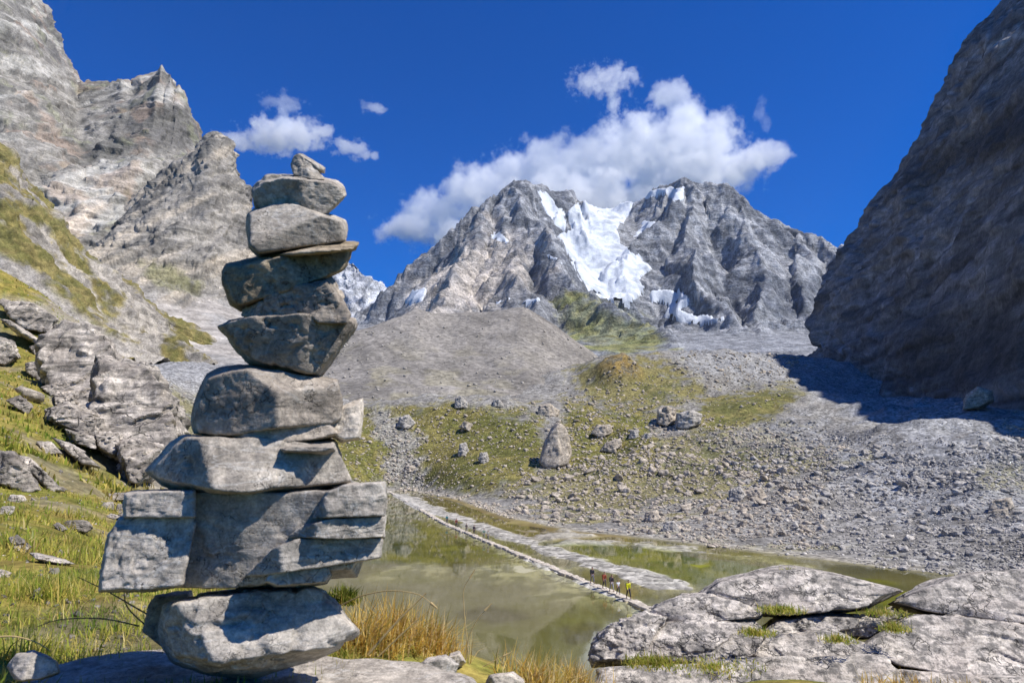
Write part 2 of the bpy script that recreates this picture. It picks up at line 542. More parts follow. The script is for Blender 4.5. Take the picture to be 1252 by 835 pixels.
    for nm, lab, cat, poly, ymin, th in ice:
        sd = poly_sd(px, py, poly) + jit
        sd = np.where((Y < ymin) | ~seen, -50, sd)
        keep = sd > -1.2
        if not keep.any():
            continue
        cre = (ridged(stack3(X / 60, Y / 20, 0.5), 4) - .5) * (11 if nm == 'glacier' else 2)
        zt = np.maximum(zs, zz - 1) + mix(-9, th, sstep(-1.5, 3.0, sd)) + cre
        Vs = stack3(X, Y, zt)
        Fk = grid_faces(ny, nx)
        Fk = Fk[keep.reshape(-1)[Fk].all(1)]
        if len(Fk) < 3:
            continue
        Fk = largest_piece(Fk)
        used, Fk = compact(Vs.reshape(-1, 3), Fk)
        dirt = sstep(.1, .6, fbm(stack3(X / 90, Y / 35, 7.0), 4) + .12) * (.55 if nm == 'glacier' else .25)
        cc = mix(np.array([.68, .71, .74]), np.array([.34, .37, .40]), dirt[..., None]).reshape(-1, 3)[used]
        tag(link(nm, mesh_np(nm, Vs.reshape(-1, 3)[used], Fk, {'Col': cc}), M_SNOW), lab, cat,
            group='snow patches on the massif' if nm == 'snow_patch' else None)

M_MASSIF = terrain_mat('massif_rock', 1 / 38., 16.0, .58, 1.36, ((0.25, -0.3, 0.0), (1 / 110., 1 / 110., 1 / 30.), .12), warm=(.98, 1.0, 1.03))
M_SNOW = terrain_mat('glacier_snow', 1 / 30., 5, .88, 1.06, warm=None)
build_massif()

# ---- lofted cliffs
def cliff(name, curves, nu, nv, rough, colour, mat, kind='structure', seed=0.0, strata=None, flute=None, bed=(0.0, 1.0, 1.0), plates=None, ridge=None, scree=None, yaw=(1.0, 0.0)):
    V = loft(curves, nu, nv)
    n = grid_normals(V)
    if n[..., 1].mean() > 0:
        n = -n
    L = rough[0]
    ca, sa = math.cos(math.radians(bed[0])), math.sin(math.radians(bed[0]))
    BX = V[..., 0] * yaw[0] + V[..., 1] * yaw[1]; BY = V[..., 1] * yaw[0] - V[..., 0] * yaw[1]
    Q = stack3((BX * ca + V[..., 2] * sa) / bed[1], BY, (-BX * sa + V[..., 2] * ca) / bed[2])
    d = (ridged(Q / L + seed, 5, .42) - .5) * rough[1] + fbm(Q / (L * .2) + seed, 5, .6) * rough[1] * rough[2]
    if plates is not None:
        s = fbm(Q / (L * .9) + seed + 7, 5, .55) * plates[0]
        fl_ = np.floor(s); d = d + (fl_ + sstep(.0, .22, s - fl_)) * plates[1]
        s = fbm(Q / (L * .25) + seed + 3, 4, .55) * plates[0]
        fl_ = np.floor(s); d = d + (fl_ + sstep(.0, .3, s - fl_)) * plates[1] * .25
    if flute is not None:
        fx, fz, fa = flute
        d = d + (ridged(stack3(V[..., 0] / fx, V[..., 1] / fx, V[..., 2] / fz) + seed, 4) - .5) * fa
    if strata is not None:
        nx_, ny_, nz_, per, amp = strata
        s = (V[..., 0] * nx_ + V[..., 1] * ny_ + V[..., 2] * nz_) / per + fbm(V / (per * 6) + seed, 4) * 1.1
        fr = s - np.floor(s)
        d = d + (sstep(0, .3, fr) - fr * 1.0) * amp
        s2 = s * 4.3; f2 = s2 - np.floor(s2)
        d = d + (sstep(0, .4, f2) - f2) * amp * .3
    else:
        fr = np.zeros(V.shape[:2])
    if ridge is not None:
        vv = np.linspace(0, 1, nv)[:, None]
        d = d * (ridge[1] + (1 - ridge[1]) * sstep(0, .16, np.abs(vv - ridge[0])))
    if scree is not None:
        qx, qy = project(V)
        d = d * (1 - .88 * sstep(-8, 14, poly_sd(qx, qy, scree)))
    d = d * np.clip(V[..., 1] / 620., .3, 1.0) ** .8
    V2 = V + n * d[..., None]
    px, py = project(V2)
    c = colour(V2, px, py, fr, d)
    me = mesh_np(name, V2, grid_faces(nv, nu), {'Col': c})
    return tag(link(name, me, mat), kind=kind), V2

def A(*c):
    return np.array(c)
M_CLIFF = terrain_mat('pale_cliff_rock', 1 / 14., 1.5, .72, 1.25, ((-0.5, 0.45, 0.0), (1 / 90., 1 / 90., 1 / 5.), .2), warm=(1.02, 1.0, .955))
M_DARKCLIFF = terrain_mat('dark_cliff_rock', 1 / 9., 2.6, .72, 1.24, ((0.0, 0.35, 0.1), (1 / 70., 1 / 70., 1 / 6.), .22), warm=(1.02, 1.0, .97))
M_SCREE = terrain_mat('grey_scree', 1 / 6., 0.25, .9, 1.1, speck=0.45, bstr=.6)
M_SLOPE = terrain_mat('grass_slope_rock', 1 / 6., 1.6, .66, 1.3)

def col_bigwall(V, px, py, fr, d):
    a = fbm(V / 110., 5); b = fbm(V / 18., 4)
    c = mix(A(.145, .14, .128), A(.285, .27, .245), sstep(-.5, .5, a + .5 * b)[..., None])
    s = stack3(V[..., 0] / 300, V[..., 1] / 300, (V[..., 2] * .82 - V[..., 0] * .36 - V[..., 1] * .44) / 34.)
    st = fbm(s + 3.3, 4)
    c = mix(c, A(.45, .435, .40), (sstep(.12, .5, st) * .75)[..., None])
    c = mix(c, A(.13, .125, .12), (sstep(.15, .5, -st) * .6)[..., None])
    g = sstep(.15, .5, fbm(V / 70. + 5, 4) + b * .3 - .1)
    c = mix(c, A(.20, .21, .12), (g * .45)[..., None])
    o = sstep(.15, .5, fbm(V / 60. + 11, 4))
    c = mix(c, A(.36, .25, .18), (o * .4)[..., None])
    w = sstep(-6, 10, poly_sd(px, py, [(60, 272), (120, 245), (135, 250), (100, 285), (80, 285)]) + b * 6)
    c = mix(c, A(.58, .49, .40), (w * .8)[..., None])
    return c
cliff('mountain_wall', [
    [(-330, -420, 1500), (-200, -300, 1500), (0, -90, 1500), (40, -20, 1500), (75, 60, 1500), (100, 118, 1500), (200, 100, 1500), (250, 190, 1500), (330, 400, 1500)],
    [(-330, -400, 1300), (-200, -270, 1290), (0, -60, 1250), (30, 0, 1250), (60, 52, 1250), (78, 85, 1245), (95, 112, 1235), (112, 108, 1225), (130, 106, 1220), (150, 101, 1205), (162, 106, 1200), (170, 98, 1195), (180, 97, 1190), (190, 90, 1185), (198, 80, 1180), (204, 92, 1180), (209, 90, 1180), (214, 106, 1180), (219, 103, 1180), (226, 124, 1180), (232, 145, 1180), (240, 164, 1180), (248, 184, 1180), (270, 260, 1180), (320, 350, 1180)],
    [(-330, -150, 1080), (-200, -60, 1060), (0, 60, 1040), (100, 170, 1040), (170, 175, 1040), (225, 220, 1060), (330, 380, 1060)],
    [(-330, 150, 880), (-200, 180, 870), (0, 210, 860), (100, 255, 860), (180, 265, 900), (240, 300, 930), (330, 400, 930)],
    [(-330, 380, 700), (0, 400, 720), (100, 400, 740), (200, 410, 800), (330, 440, 820)],
], 440, 340, (120, 15, .10), col_bigwall, M_CLIFF, seed=2.2, strata=(-.36, -.44, .82, 42, 4), bed=(33, 1.9, .8), plates=(2.6, 7), ridge=(.13, .5), yaw=(.6, .8))

def col_buttress(V, px, py, fr, d):
    a = fbm(V / 70., 5); b = fbm(V / 12., 4)
    c = mix(A(.155, .148, .136), A(.305, .285, .255), sstep(-.5, .5, a + .5 * b)[..., None])
    s = fbm(stack3(V[..., 0] / 200, V[..., 1] / 200, (V[..., 2] * .8 - V[..., 0] * .45 - V[..., 1] * .4) / 20.), 4)
    c = mix(c, A(.48, .42, .34), (sstep(.1, .5, s) * .7)[..., None])
    c = mix(c, A(.13, .125, .12), (sstep(.2, .55, -s) * .5)[..., None])
    t = sstep(-10, 12, poly_sd(px, py, [(130, 330), (150, 338), (215, 372), (262, 358), (330, 395), (360, 470), (100, 460)]) + b * 9)
    c = mix(c, mix(A(.36, .335, .31), A(.30, .29, .28), sstep(-.3, .3, a)[..., None]), t[..., None])
    g = sstep(-8, 8, poly_sd(px, py, [(165, 318), (215, 322), (250, 345), (245, 365), (190, 350)]) + b * 10 + a * 8 - 4)
    c = mix(c, A(.17, .17, .07), (g * .7 * (1 - t))[..., None])
    return c
cliff('mountain_buttress', [
    [(120, 330, 1100), (200, 240, 1050), (255, 180, 1000), (275, 180, 1000), (345, 400, 1000)],
    [(100, 300, 900), (150, 262, 900), (200, 215, 915), (235, 192, 930), (250, 178, 930), (258, 167, 930), (265, 163, 930), (270, 172, 930), (277, 177, 930), (286, 198, 930), (296, 226, 930), (306, 252, 930), (318, 290, 930), (340, 350, 935)],
    [(90, 320, 780), (150, 300, 790), (210, 280, 810), (255, 265, 830), (300, 300, 840), (345, 370, 850)],
    [(80, 340, 700), (145, 338, 700), (210, 350, 710), (260, 362, 740), (310, 385, 760), (350, 410, 770)],
    [(70, 400, 590), (130, 400, 590), (200, 412, 570), (250, 428, 560), (330, 440, 560), (420, 452, 560)],
    [(60, 450, 500), (130, 455, 470), (200, 460, 450), (250, 470, 440), (330, 480, 430), (430, 490, 420)],
], 300, 260, (70, 11, .10), col_buttress, M_CLIFF, seed=5.1, strata=(-.45, -.40, .80, 24, 3), bed=(38, 2.2, .8), plates=(2.6, 4.5), yaw=(.7, .7), scree=[(120, 335), (150, 340), (215, 374), (262, 360), (335, 395), (380, 480), (100, 470)])

def col_grassridge(V, px, py, fr, d):
    a = fbm(V / 45., 5); b = fbm(V / 9., 4)
    c = mix(A(.22, .215, .205), A(.36, .35, .33), sstep(-.4, .5, a + .6 * b)[..., None])
    g = sstep(-.15, .2, fbm(stack3((V[..., 0] + V[..., 2]) / 26., V[..., 1] / 60., (V[..., 0] - V[..., 2]) / 75.) + 4, 5) + .08 + b * .25)
    c = mix(c, mix(A(.125, .125, .035), A(.20, .175, .06), sstep(-.3, .4, b)[..., None]), (g * .92)[..., None])
    t = sstep(-6, 6, poly_sd(px, py, [(-20, 300), (40, 335), (100, 385), (160, 430), (-20, 430)]) + b * 6)
    c = mix(c, A(.31, .305, .295), t[..., None])
    return c
cliff('grass_mountain_slope', [
    [(-250, 80, 720), (0, 185, 700), (100, 310, 700), (260, 425, 700)],
    [(-250, 40, 560), (-100, 120, 530), (0, 182, 520), (12, 190, 520), (30, 226, 530), (45, 240, 532), (60, 266, 540), (80, 288, 545), (100, 302, 550), (125, 328, 555), (150, 346, 560), (175, 366, 565), (200, 386, 572), (245, 413, 580), (275, 430, 585)],
    [(-250, 220, 440), (-100, 270, 440), (0, 300, 440), (60, 340, 450), (110, 380, 470), (170, 410, 520), (265, 436, 560)],
    [(-250, 420, 300), (-100, 420, 310), (0, 425, 330), (60, 430, 350), (120, 440, 380), (180, 445, 430), (265, 450, 500)],
], 260, 200, (40, 9, .25), col_grassridge, M_SLOPE, seed=8.3, bed=(-40, 2.0, .8), plates=(3, 2.5))

def col_darkcliff(V, px, py, fr, d):
    a = fbm(V / 60., 5); b = fbm(V / 10., 4)
    c = mix(A(.17, .164, .16), A(.285, .277, .27), sstep(-.5, .5, a + .6 * b)[..., None])
    l = (V[..., 2] - CAM[2]) - 0.10 * V[..., 0] + a * 9
    s = fbm(stack3(V[..., 0] / 250, V[..., 1] / 250, (V[..., 2] + V[..., 0] * .25) / 14.), 4)
    c = mix(c, A(.085, .08, .08), (sstep(.05, .45, s) * .7)[..., None])
    c = mix(c, A(.25, .24, .23), (sstep(.1, .5, -s) * .5)[..., None])
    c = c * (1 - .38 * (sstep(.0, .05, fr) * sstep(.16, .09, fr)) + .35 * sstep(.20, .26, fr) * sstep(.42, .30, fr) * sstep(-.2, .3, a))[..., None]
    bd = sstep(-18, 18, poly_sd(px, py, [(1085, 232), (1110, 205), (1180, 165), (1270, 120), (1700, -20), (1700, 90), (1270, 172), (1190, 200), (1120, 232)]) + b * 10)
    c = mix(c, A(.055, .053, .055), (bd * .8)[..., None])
    pale = sstep(-4, 6, poly_sd(px, py, [(1165, 82), (1195, 58), (1252, 28), (1252, 40), (1200, 72), (1172, 92)]) + b * 9 - 2)
    c = mix(c, A(.48, .47, .45), (pale * .6)[..., None])
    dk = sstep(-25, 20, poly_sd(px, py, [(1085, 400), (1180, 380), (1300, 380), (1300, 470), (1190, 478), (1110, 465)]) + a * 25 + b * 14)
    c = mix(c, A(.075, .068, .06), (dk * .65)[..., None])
    return c
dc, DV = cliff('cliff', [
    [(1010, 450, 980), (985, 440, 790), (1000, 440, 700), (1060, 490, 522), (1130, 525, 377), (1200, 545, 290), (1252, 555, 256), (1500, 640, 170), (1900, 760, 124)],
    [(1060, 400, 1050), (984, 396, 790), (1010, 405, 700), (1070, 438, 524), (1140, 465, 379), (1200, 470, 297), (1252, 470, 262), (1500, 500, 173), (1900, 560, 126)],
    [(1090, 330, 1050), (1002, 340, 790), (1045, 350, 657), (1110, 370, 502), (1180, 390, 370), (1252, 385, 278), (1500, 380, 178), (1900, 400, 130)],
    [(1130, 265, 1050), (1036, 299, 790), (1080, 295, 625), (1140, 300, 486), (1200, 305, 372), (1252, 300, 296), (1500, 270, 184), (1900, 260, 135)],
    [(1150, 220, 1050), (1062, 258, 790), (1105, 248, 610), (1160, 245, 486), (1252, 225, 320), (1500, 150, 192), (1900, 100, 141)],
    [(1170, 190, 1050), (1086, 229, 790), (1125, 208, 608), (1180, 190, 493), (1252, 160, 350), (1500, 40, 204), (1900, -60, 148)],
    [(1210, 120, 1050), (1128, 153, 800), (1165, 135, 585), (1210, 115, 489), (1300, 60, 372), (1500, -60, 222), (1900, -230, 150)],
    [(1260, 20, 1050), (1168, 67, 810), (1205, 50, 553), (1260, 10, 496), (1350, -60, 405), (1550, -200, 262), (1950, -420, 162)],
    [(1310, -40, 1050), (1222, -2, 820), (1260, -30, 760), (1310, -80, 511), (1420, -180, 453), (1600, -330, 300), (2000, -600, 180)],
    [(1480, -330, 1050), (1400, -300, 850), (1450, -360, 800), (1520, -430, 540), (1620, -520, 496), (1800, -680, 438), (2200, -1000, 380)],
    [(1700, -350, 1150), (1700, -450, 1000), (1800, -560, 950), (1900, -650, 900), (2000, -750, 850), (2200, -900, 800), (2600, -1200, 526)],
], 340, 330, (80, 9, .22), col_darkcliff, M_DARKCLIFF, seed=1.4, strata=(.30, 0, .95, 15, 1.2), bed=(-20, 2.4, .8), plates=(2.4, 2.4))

# ---- moraine of grey scree
def col_moraine(V, px, py, fr, d):
    a = fbm(V / 60., 4); b = fbm(V / 6., 4)
    c = mix(A(.165, .163, .16), A(.235, .232, .228), sstep(-.5, .5, a + .4 * b)[..., None])
    s = fbm(stack3((V[..., 0] + V[..., 2] * 1.0) / 16., V[..., 1] / 300., V[..., 2] / 150.), 4)
    c = c * (1 + .22 * s[..., None])
    g = sstep(.1, .5, fbm(V / 30. + 7, 4) + .15) * sstep(395, 470, py) * sstep(720, 560, px)
    c = mix(c, A(.23, .22, .13), (g * .35)[..., None])
    bl = sstep(-10, 25, poly_sd(px, py, [(640, 498), (680, 475), (735, 440), (740, 490)]) + a * 10)
    c = mix(c, A(.27, .28, .285), (bl * .7)[..., None])
    # footpath across the scree
    P = np.array([(600, 489), (640, 482), (680, 472), (700, 467), (722, 462)], float)
    dd = np.full(px.shape, 1e9)
    for i in range(len(P) - 1):
        e = P[i + 1] - P[i]; t = np.clip(((px - P[i, 0]) * e[0] + (py - P[i, 1]) * e[1]) / (e @ e), 0, 1)
        dd = np.minimum(dd, np.hypot(px - P[i, 0] - t * e[0], py - P[i, 1] - t * e[1]))
    c = mix(c, A(.44, .425, .40), (sstep(1.7, .5, dd) * .8)[..., None])
    return c
_, MV = cliff('moraine_hill', [
    [(330, 480, 700), (440, 420, 760), (520, 392, 780), (640, 392, 780), (780, 465, 740)],
    [(300, 470, 480), (360, 448, 520), (400, 423, 550), (440, 402, 570), (470, 390, 590), (510, 377, 620), (535, 381, 630), (560, 383, 640), (600, 381, 648), (640, 376, 650), (660, 385, 645), (680, 396, 640), (700, 412, 630), (720, 428, 620), (745, 447, 600), (780, 470, 590)],
    [(290, 490, 430), (380, 465, 450), (450, 440, 490), (540, 430, 520), (640, 430, 530), (700, 445, 530), (780, 480, 500)],
    [(280, 520, 370), (400, 500, 370), (500, 500, 375), (620, 502, 390), (700, 488, 420), (790, 500, 420)],
    [(280, 560, 320), (400, 540, 330), (500, 535, 335), (620, 535, 350), (700, 520, 380), (790, 520, 400)],
], 330, 170, (60, 4, .14), col_moraine, M_SCREE, seed=6.6)

# ---- far pale peak seen past the cairn
def col_far(V, px, py, fr, d):
    a = fbm(V / 120., 5); b = fbm(V / 30., 3)
    c = mix(A(.40, .40, .41), A(.55, .55, .55), sstep(-.5, .5, a)[..., None])
    w = sstep(-3, 4, poly_sd(px, py, [(440, 372), (470, 352), (500, 366), (498, 385), (450, 388)]) + b * 5)
    return mix(c, A(.8, .81, .83), (w * .7)[..., None])
cliff('far_mountain', [
    [(330, 420, 4010), (425, 330, 4010), (520, 400, 4010)],
    [(330, 400, 3900), (385, 352, 3900), (405, 328, 3900), (420, 317, 3900), (434, 317, 3900), (445, 325, 3900), (452, 340, 3900), (458, 352, 3900), (470, 352, 3900), (485, 358, 3900), (500, 368, 3900), (540, 400, 3900)],
    [(320, 460, 3300), (425, 420, 3300), (560, 440, 3300)],
], 120, 70, (260, 90, .25), col_far, M_MASSIF, seed=3.9)

# ================================================================== VALLEY GROUND
LAKE_PX = [(300, 640), (470, 601), (500, 600), (560, 611), (620, 633), (700, 650), (760, 655), (840, 664), (910, 673), (1000, 684), (1090, 695), (1180, 704), (1300, 718), (1300, 790), (1000, 835), (620, 900), (200, 880), (240, 740)]
LAKE = np.array([on_level(a, b)[:2] for a, b in LAKE_PX])
vc = [  # pixel, pixel, forward distance
    (430, 500, 330), (500, 496, 325), (560, 494, 320), (620, 496, 315), (660, 500, 310), (700, 508, 300), (560, 550, 275), (470, 550, 285), (520, 585, 258), (640, 560, 250), (600, 590, 225),
    (690, 545, 262), (760, 505, 340), (760, 550, 250), (740, 600, 195), (700, 630, 172), (820, 500, 340), (760, 462, 440), (720, 470, 430), (750, 437, 480), (800, 440, 480), (830, 430, 560), (900, 432, 600), (860, 480, 420),
    (900, 470, 440), (980, 450, 520), (980, 480, 400), (900, 520, 290), (1000, 540, 235), (1060, 530, 245), (900, 560, 225), (880, 610, 165), (980, 620, 145), (1060, 590, 165), (1100, 650, 112), (1180, 660, 100), (1252, 690, 78),
    (1252, 620, 110), (1252, 550, 160), (1150, 550, 190), (1130, 520, 225), (1060, 480, 470), (1000, 440, 640), (1200, 502, 258), (1252, 508, 236), (1350, 560, 190), (1350, 680, 80), (1500, 640, 120), (1500, 760, 55),
    (400, 490, 390), (300, 470, 400), (200, 470, 330), (140, 440, 380), (100, 440, 420), (250, 500, 300), (330, 520, 300), (200, 540, 200), (330, 580, 230), (420, 570, 262), (300, 450, 470), (430, 470, 480),
    (640, 480, 430), (560, 485, 450), (700, 455, 540),
]
vP = [at(*v) for v in vc]
vP = [tuple(p) for p in vP]
for (a, b) in LAKE_PX:
    p = on_level(a, b); vP.append(tuple(p))
vP += [(-120, 120, 14), (-90, 60, 10), (-60, 30, 6), (-200, 200, 60), (120, 40, 8), (90, 30, 3), (0, 20, 2), (-20, 60, -.5), (20, 80, 0), (-10, 120, 0), (0, 1350, 130), (500, 1350, 140), (-600, 1000, 150), (800, 900, 150), (200, 900, 125), (-200, 800, 110)]
vP = np.array(vP)
VT = TPS(vP[:, :2], vP[:, 2], 300.0, 2e-4)
def lake_sd(x, y):
    return poly_sd(x, y, LAKE)
KNOLL = at(758, 470, 440)[:2]
def valley_z(x, y):
    z = VT(x, y)
    sd = lake_sd(x, y)
    o = -sd
    r = np.hypot(x, y)
    rough = fbm(stack3(x / 28., y / 28., 0.0), 4) * 2.6 + fbm(stack3(x / 7., y / 7., 2.0), 3) * .55
    dk = np.hypot(x - KNOLL[0], (y - KNOLL[1]) * .7) / 17.0
    z = z + 9.5 * np.exp(-dk ** 4) * (1 + .25 * fbm(stack3(x / 6., y / 6., 1.0), 3))
    hum = (ridged(stack3(x / 45., y / 45., 5.0), 3) - .4) * 4.0
    far = sstep(5, 70, o)
    z = np.where(o > 0, np.maximum(z, .05 + o * .03) * sstep(0, 14, o) + .05 + (rough + hum) * far * .9 + fbm(stack3(x / 3., y / 3., 2.0), 2) * .12 * sstep(0, 5, o), z)
    bed = -0.34 + fbm(stack3(x / 16., y / 16., 9.0), 4) * .12
    return np.where(sd > 0, mix(.05, bed, sstep(0, 5, sd)), z)

NA, NR = 640, 400
az = np.linspace(math.radians(-47), math.radians(47), NA)
rr = 34 * (1350 / 34.) ** np.linspace(0, 1, NR)
VR, VA = np.meshgrid(rr, az, indexing='ij')
VX, VY = VR * np.sin(VA), VR * np.cos(VA)
VZ = valley_z(VX, VY)
VG = stack3(VX, VY, VZ)
VPX, VPY = project(VG)
VSD = lake_sd(VX, VY)

# things that raise or colour the lake bed, laid out on the ground plan
def gp(l):
    return np.array([on_level(a, b)[:2] for a, b in l])
CAUS = gp([(474, 600), (545, 641), (600, 664), (690, 701), (740, 722), (800, 748)])
def line_d(x, y, P):
    d = np.full(np.shape(x), 1e9)
    for i in range(len(P) - 1):
        e = P[i + 1] - P[i]; t = np.clip(((x - P[i, 0]) * e[0] + (y - P[i, 1]) * e[1]) / (e @ e), 0, 1)
        d = np.minimum(d, np.hypot(x - P[i, 0] - t * e[0], y - P[i, 1] - t * e[1]))
    return d
bn = fbm(stack3(VX / 9., VY / 9., 1.0), 4); bn2 = fbm(stack3(VX / 2.2, VY / 2.2, 3.0), 3)
def reg(poly, soft=4.0, amp=5.0):
    s = poly_sd(VX, VY, gp(poly))
    return sstep(-soft, soft, s + bn * amp + bn2 * amp * .3)
bars = np.zeros_like(VZ)
bars = np.maximum(bars, reg([(478, 603), (500, 604), (560, 629), (620, 650), (700, 676), (790, 698), (850, 714), (860, 724), (800, 722), (720, 696), (640, 668), (560, 640), (500, 618)], 1.2, 1.6))
bars = np.maximum(bars, .8 * reg([(640, 646), (700, 652), (720, 656), (660, 664), (640, 660)], 1.5, 5))
bars = np.maximum(bars, .75 * reg([(640, 668), (700, 660), (790, 662), (900, 676), (1000, 692), (1000, 697), (900, 684), (780, 668), (700, 666)], 1.0, 2.5))
cream = reg([(560, 700), (590, 688), (660, 684), (720, 710), (760, 735), (740, 738), (690, 732), (650, 712), (600, 708)], 2.0, 5)
cream = np.maximum(cream, .7 * reg([(430, 690), (520, 686), (580, 688), (560, 700), (480, 700)], 2, 6))
cd_ = line_d(VX, VY, CAUS)
weed = reg([(400, 640), (470, 612), (520, 640), (590, 676), (560, 690), (480, 690), (400, 685)], 4, 9)
weedr = reg([(560, 640), (640, 640), (760, 664), (900, 684), (1100, 715), (1180, 745), (900, 745), (780, 695), (700, 672)], 3, 6)
marsh = reg([(500, 603), (560, 610), (640, 638), (760, 655), (780, 664), (640, 662), (560, 634)], 2, 4)
deep = reg([(380, 705), (560, 704), (640, 716), (740, 742), (820, 755), (760, 835), (600, 900), (300, 860)], 4, 5)
inlake = sstep(-2, 1.5, VSD)
VZ = VZ + inlake * (bars * .42 + cream * .30 + sstep(1.6, .5, cd_) * .28 + weedr * .22 + marsh * .12 - deep * .35)
VG = stack3(VX, VY, VZ)
# colours
a1 = fbm(stack3(VX / 40., VY / 40., 0.5), 4); a2 = fbm(stack3(VX / 8., VY / 8., 0.7), 6, .62)
gcol = mix(A(.12, .12, .035), A(.19, .165, .055), sstep(-.4, .4, a2 + .6 * a1)[..., None])
scol = mix(A(.20, .19, .175), A(.29, .28, .26), sstep(-.5, .5, a2)[..., None])
bluescree = mix(A(.215, .22, .228), A(.31, .312, .316), sstep(-.5, .5, a2)[..., None])
def preg(poly, soft=10, amp=18, bias=0):
    return sstep(-soft, soft, poly_sd(VPX, VPY, poly) + a2 * amp + a1 * amp * .6 + bias)
grass = np.maximum.reduce([
    preg([(400, 500), (560, 495), (660, 500), (680, 560), (640, 590), (560, 608), (470, 598), (400, 590)], 8, 14),
    1.0 * preg([(690, 495), (800, 505), (800, 570), (690, 575)], 6, 16, 4),
    .95 * preg([(830, 500), (880, 482), (960, 470), (985, 480), (940, 515), (860, 535)], 6, 14),
    .9 * preg([(700, 440), (800, 440), (880, 480), (800, 505), (720, 495)], 8, 24, 0),
    .8 * preg([(700, 540), (860, 520), (1010, 540), (1060, 560), (900, 600), (700, 640), (620, 600)], 10, 34, 0),
    .8 * preg([(1180, 570), (1260, 560), (1260, 600), (1200, 600)], 6, 14, -4),
    .5 * preg([(760, 640), (950, 665), (1100, 680), (900, 680)], 5, 20, -4),
    .7 * preg([(60, 430), (220, 480), (330, 545), (330, 640), (100, 640)], 6, 22),
])
gully = preg([(458, 505), (488, 520), (506, 545), (508, 572), (545, 610), (480, 602), (478, 560)], 9, 24)
grass = grass * (1 - .8 * gully)
kn = np.exp(-(np.hypot(VX - KNOLL[0], (VY - KNOLL[1]) * .7) / 15.) ** 4)
vcol = mix(scol, gcol, grass[..., None])
vcol = mix(vcol, mix(A(.22, .15, .05), A(.12, .11, .09), sstep(.0, .35, a2)[..., None]), (kn * .85)[..., None])
bs = np.maximum.reduce([preg([(100, 410), (300, 420), (430, 440), (430, 490), (250, 480), (120, 450)], 8, 12), preg([(860, 545), (960, 515), (1060, 540), (1260, 500), (1300, 640), (1100, 640), (1000, 560)], 10, 22), preg([(820, 430), (1000, 420), (1300, 480), (1140, 550), (960, 470), (860, 460)], 10, 12)])
vcol = mix(vcol, bluescree, (bs * (1 - .75 * grass) * .8)[..., None])
shore = sstep(-7, -1, VSD) * sstep(1.5, -1, VSD)
vcol = mix(vcol, A(.33, .30, .24), (shore * .6)[..., None])
bed = mix(A(.15, .135, .062), A(.19, .17, .085), sstep(-.4, .4, bn)[..., None])
bed = mix(bed, A(.16, .148, .095), (deep * sstep(-.5, .4, bn + .2) * .5)[..., None])
dw = reg([(560, 800), (650, 735), (740, 742), (770, 760), (730, 830), (640, 850)], 4, 6)
bed = mix(bed, A(.15, .145, .035), (dw * .6)[..., None])
dark = np.maximum(reg([(560, 737), (600, 733), (650, 740), (655, 748), (600, 752), (560, 745)], .8, 1.2), reg([(690, 755), (720, 752), (730, 770), (700, 775)], .8, 1.5))
bed = mix(bed, A(.10, .085, .045), (dark * .75)[..., None])
bed = mix(bed, mix(A(.07, .08, .005), A(.16, .155, .02), sstep(-.1, .5, bn)[..., None]), (weed * .92)[..., None])
bed = mix(bed, mix(A(.10, .125, .006), A(.21, .21, .02), sstep(-.1, .4, bn)[..., None]), (weedr * .92)[..., None])
bed = mix(bed, mix(A(.17, .125, .05), A(.25, .20, .09), sstep(-.3, .4, bn)[..., None]), (marsh * .85)[..., None])
bed = mix(bed, mix(A(.40, .375, .26), A(.17, .16, .07), sstep(-.25, .35, bn2 + bn * .6)[..., None]), (cream * .9)[..., None])
bed = mix(bed, A(.37, .35, .315), (bars * .92)[..., None])
bed = mix(bed, A(.46, .44, .40), (sstep(2.4, 1.0, cd_ + bn2 * .8) * .85)[..., None])
vcol = mix(vcol, bed, inlake[..., None])
M_VALLEY = terrain_mat('valley_ground', 1 / 3., .35, .78, 1.2, bstr=.8, speck=1.1, spk_amt=.5, warm=(1.02, 1.0, .96))
tag(link('ground', mesh_np('ground', VG, grid_faces(NR, NA), {'Col': np.concatenate([vcol, (1 - .92 * inlake * (1 - np.maximum(bars, sstep(3.5, 1.5, cd_))))[..., None]], -1)}), M_VALLEY), kind='structure')

# water: a clear glossy sheet over the bed
def build_water():
    m, t = newmat('lake_water')
    pos = N(t, 'ShaderNodeNewGeometry').outputs['Position']
    n = noise(t, mapping(t, pos, (0, 0, .1), (.6, .6, 1)), 1.3, 3, .6)
    b = N(t, 'ShaderNodeBump', {'Height': n, 'Distance': 0.0035, 'Strength': 0.6})
    fr = N(t, 'ShaderNodeFresnel', {'IOR': 1.33, 'Normal': b.outputs[0]})
    tr = N(t, 'ShaderNodeBsdfTransparent', {'Color': (.86, .87, .72, 1)})
    gl = N(t, 'ShaderNodeBsdfGlossy', {'Color': (1, 1, 1, 1), 'Roughness': 0.025, 'Normal': b.outputs[0]})
    mx = N(t, 'ShaderNodeMixShader', {0: fr.outputs[0], 1: tr.outputs[0], 2: gl.outputs[0]})
    N(t, 'ShaderNodeOutputMaterial', {'Surface': mx.outputs[0]})
    xs = np.linspace(-120, 110, 60); ys = np.linspace(25, 330, 80)
    X, Y = np.meshgrid(xs, ys)
    s = lake_sd(X, Y)
    keep = s > -9
    V = stack3(X, Y, np.zeros_like(X))
    F = grid_faces(80, 60); F = F[keep.reshape(-1)[F].any(1)]
    used, F = compact(V.reshape(-1, 3), F)
    tag(link('water', mesh_np('water', V.reshape(-1, 3)[used], F), m), kind='structure')
build_water()

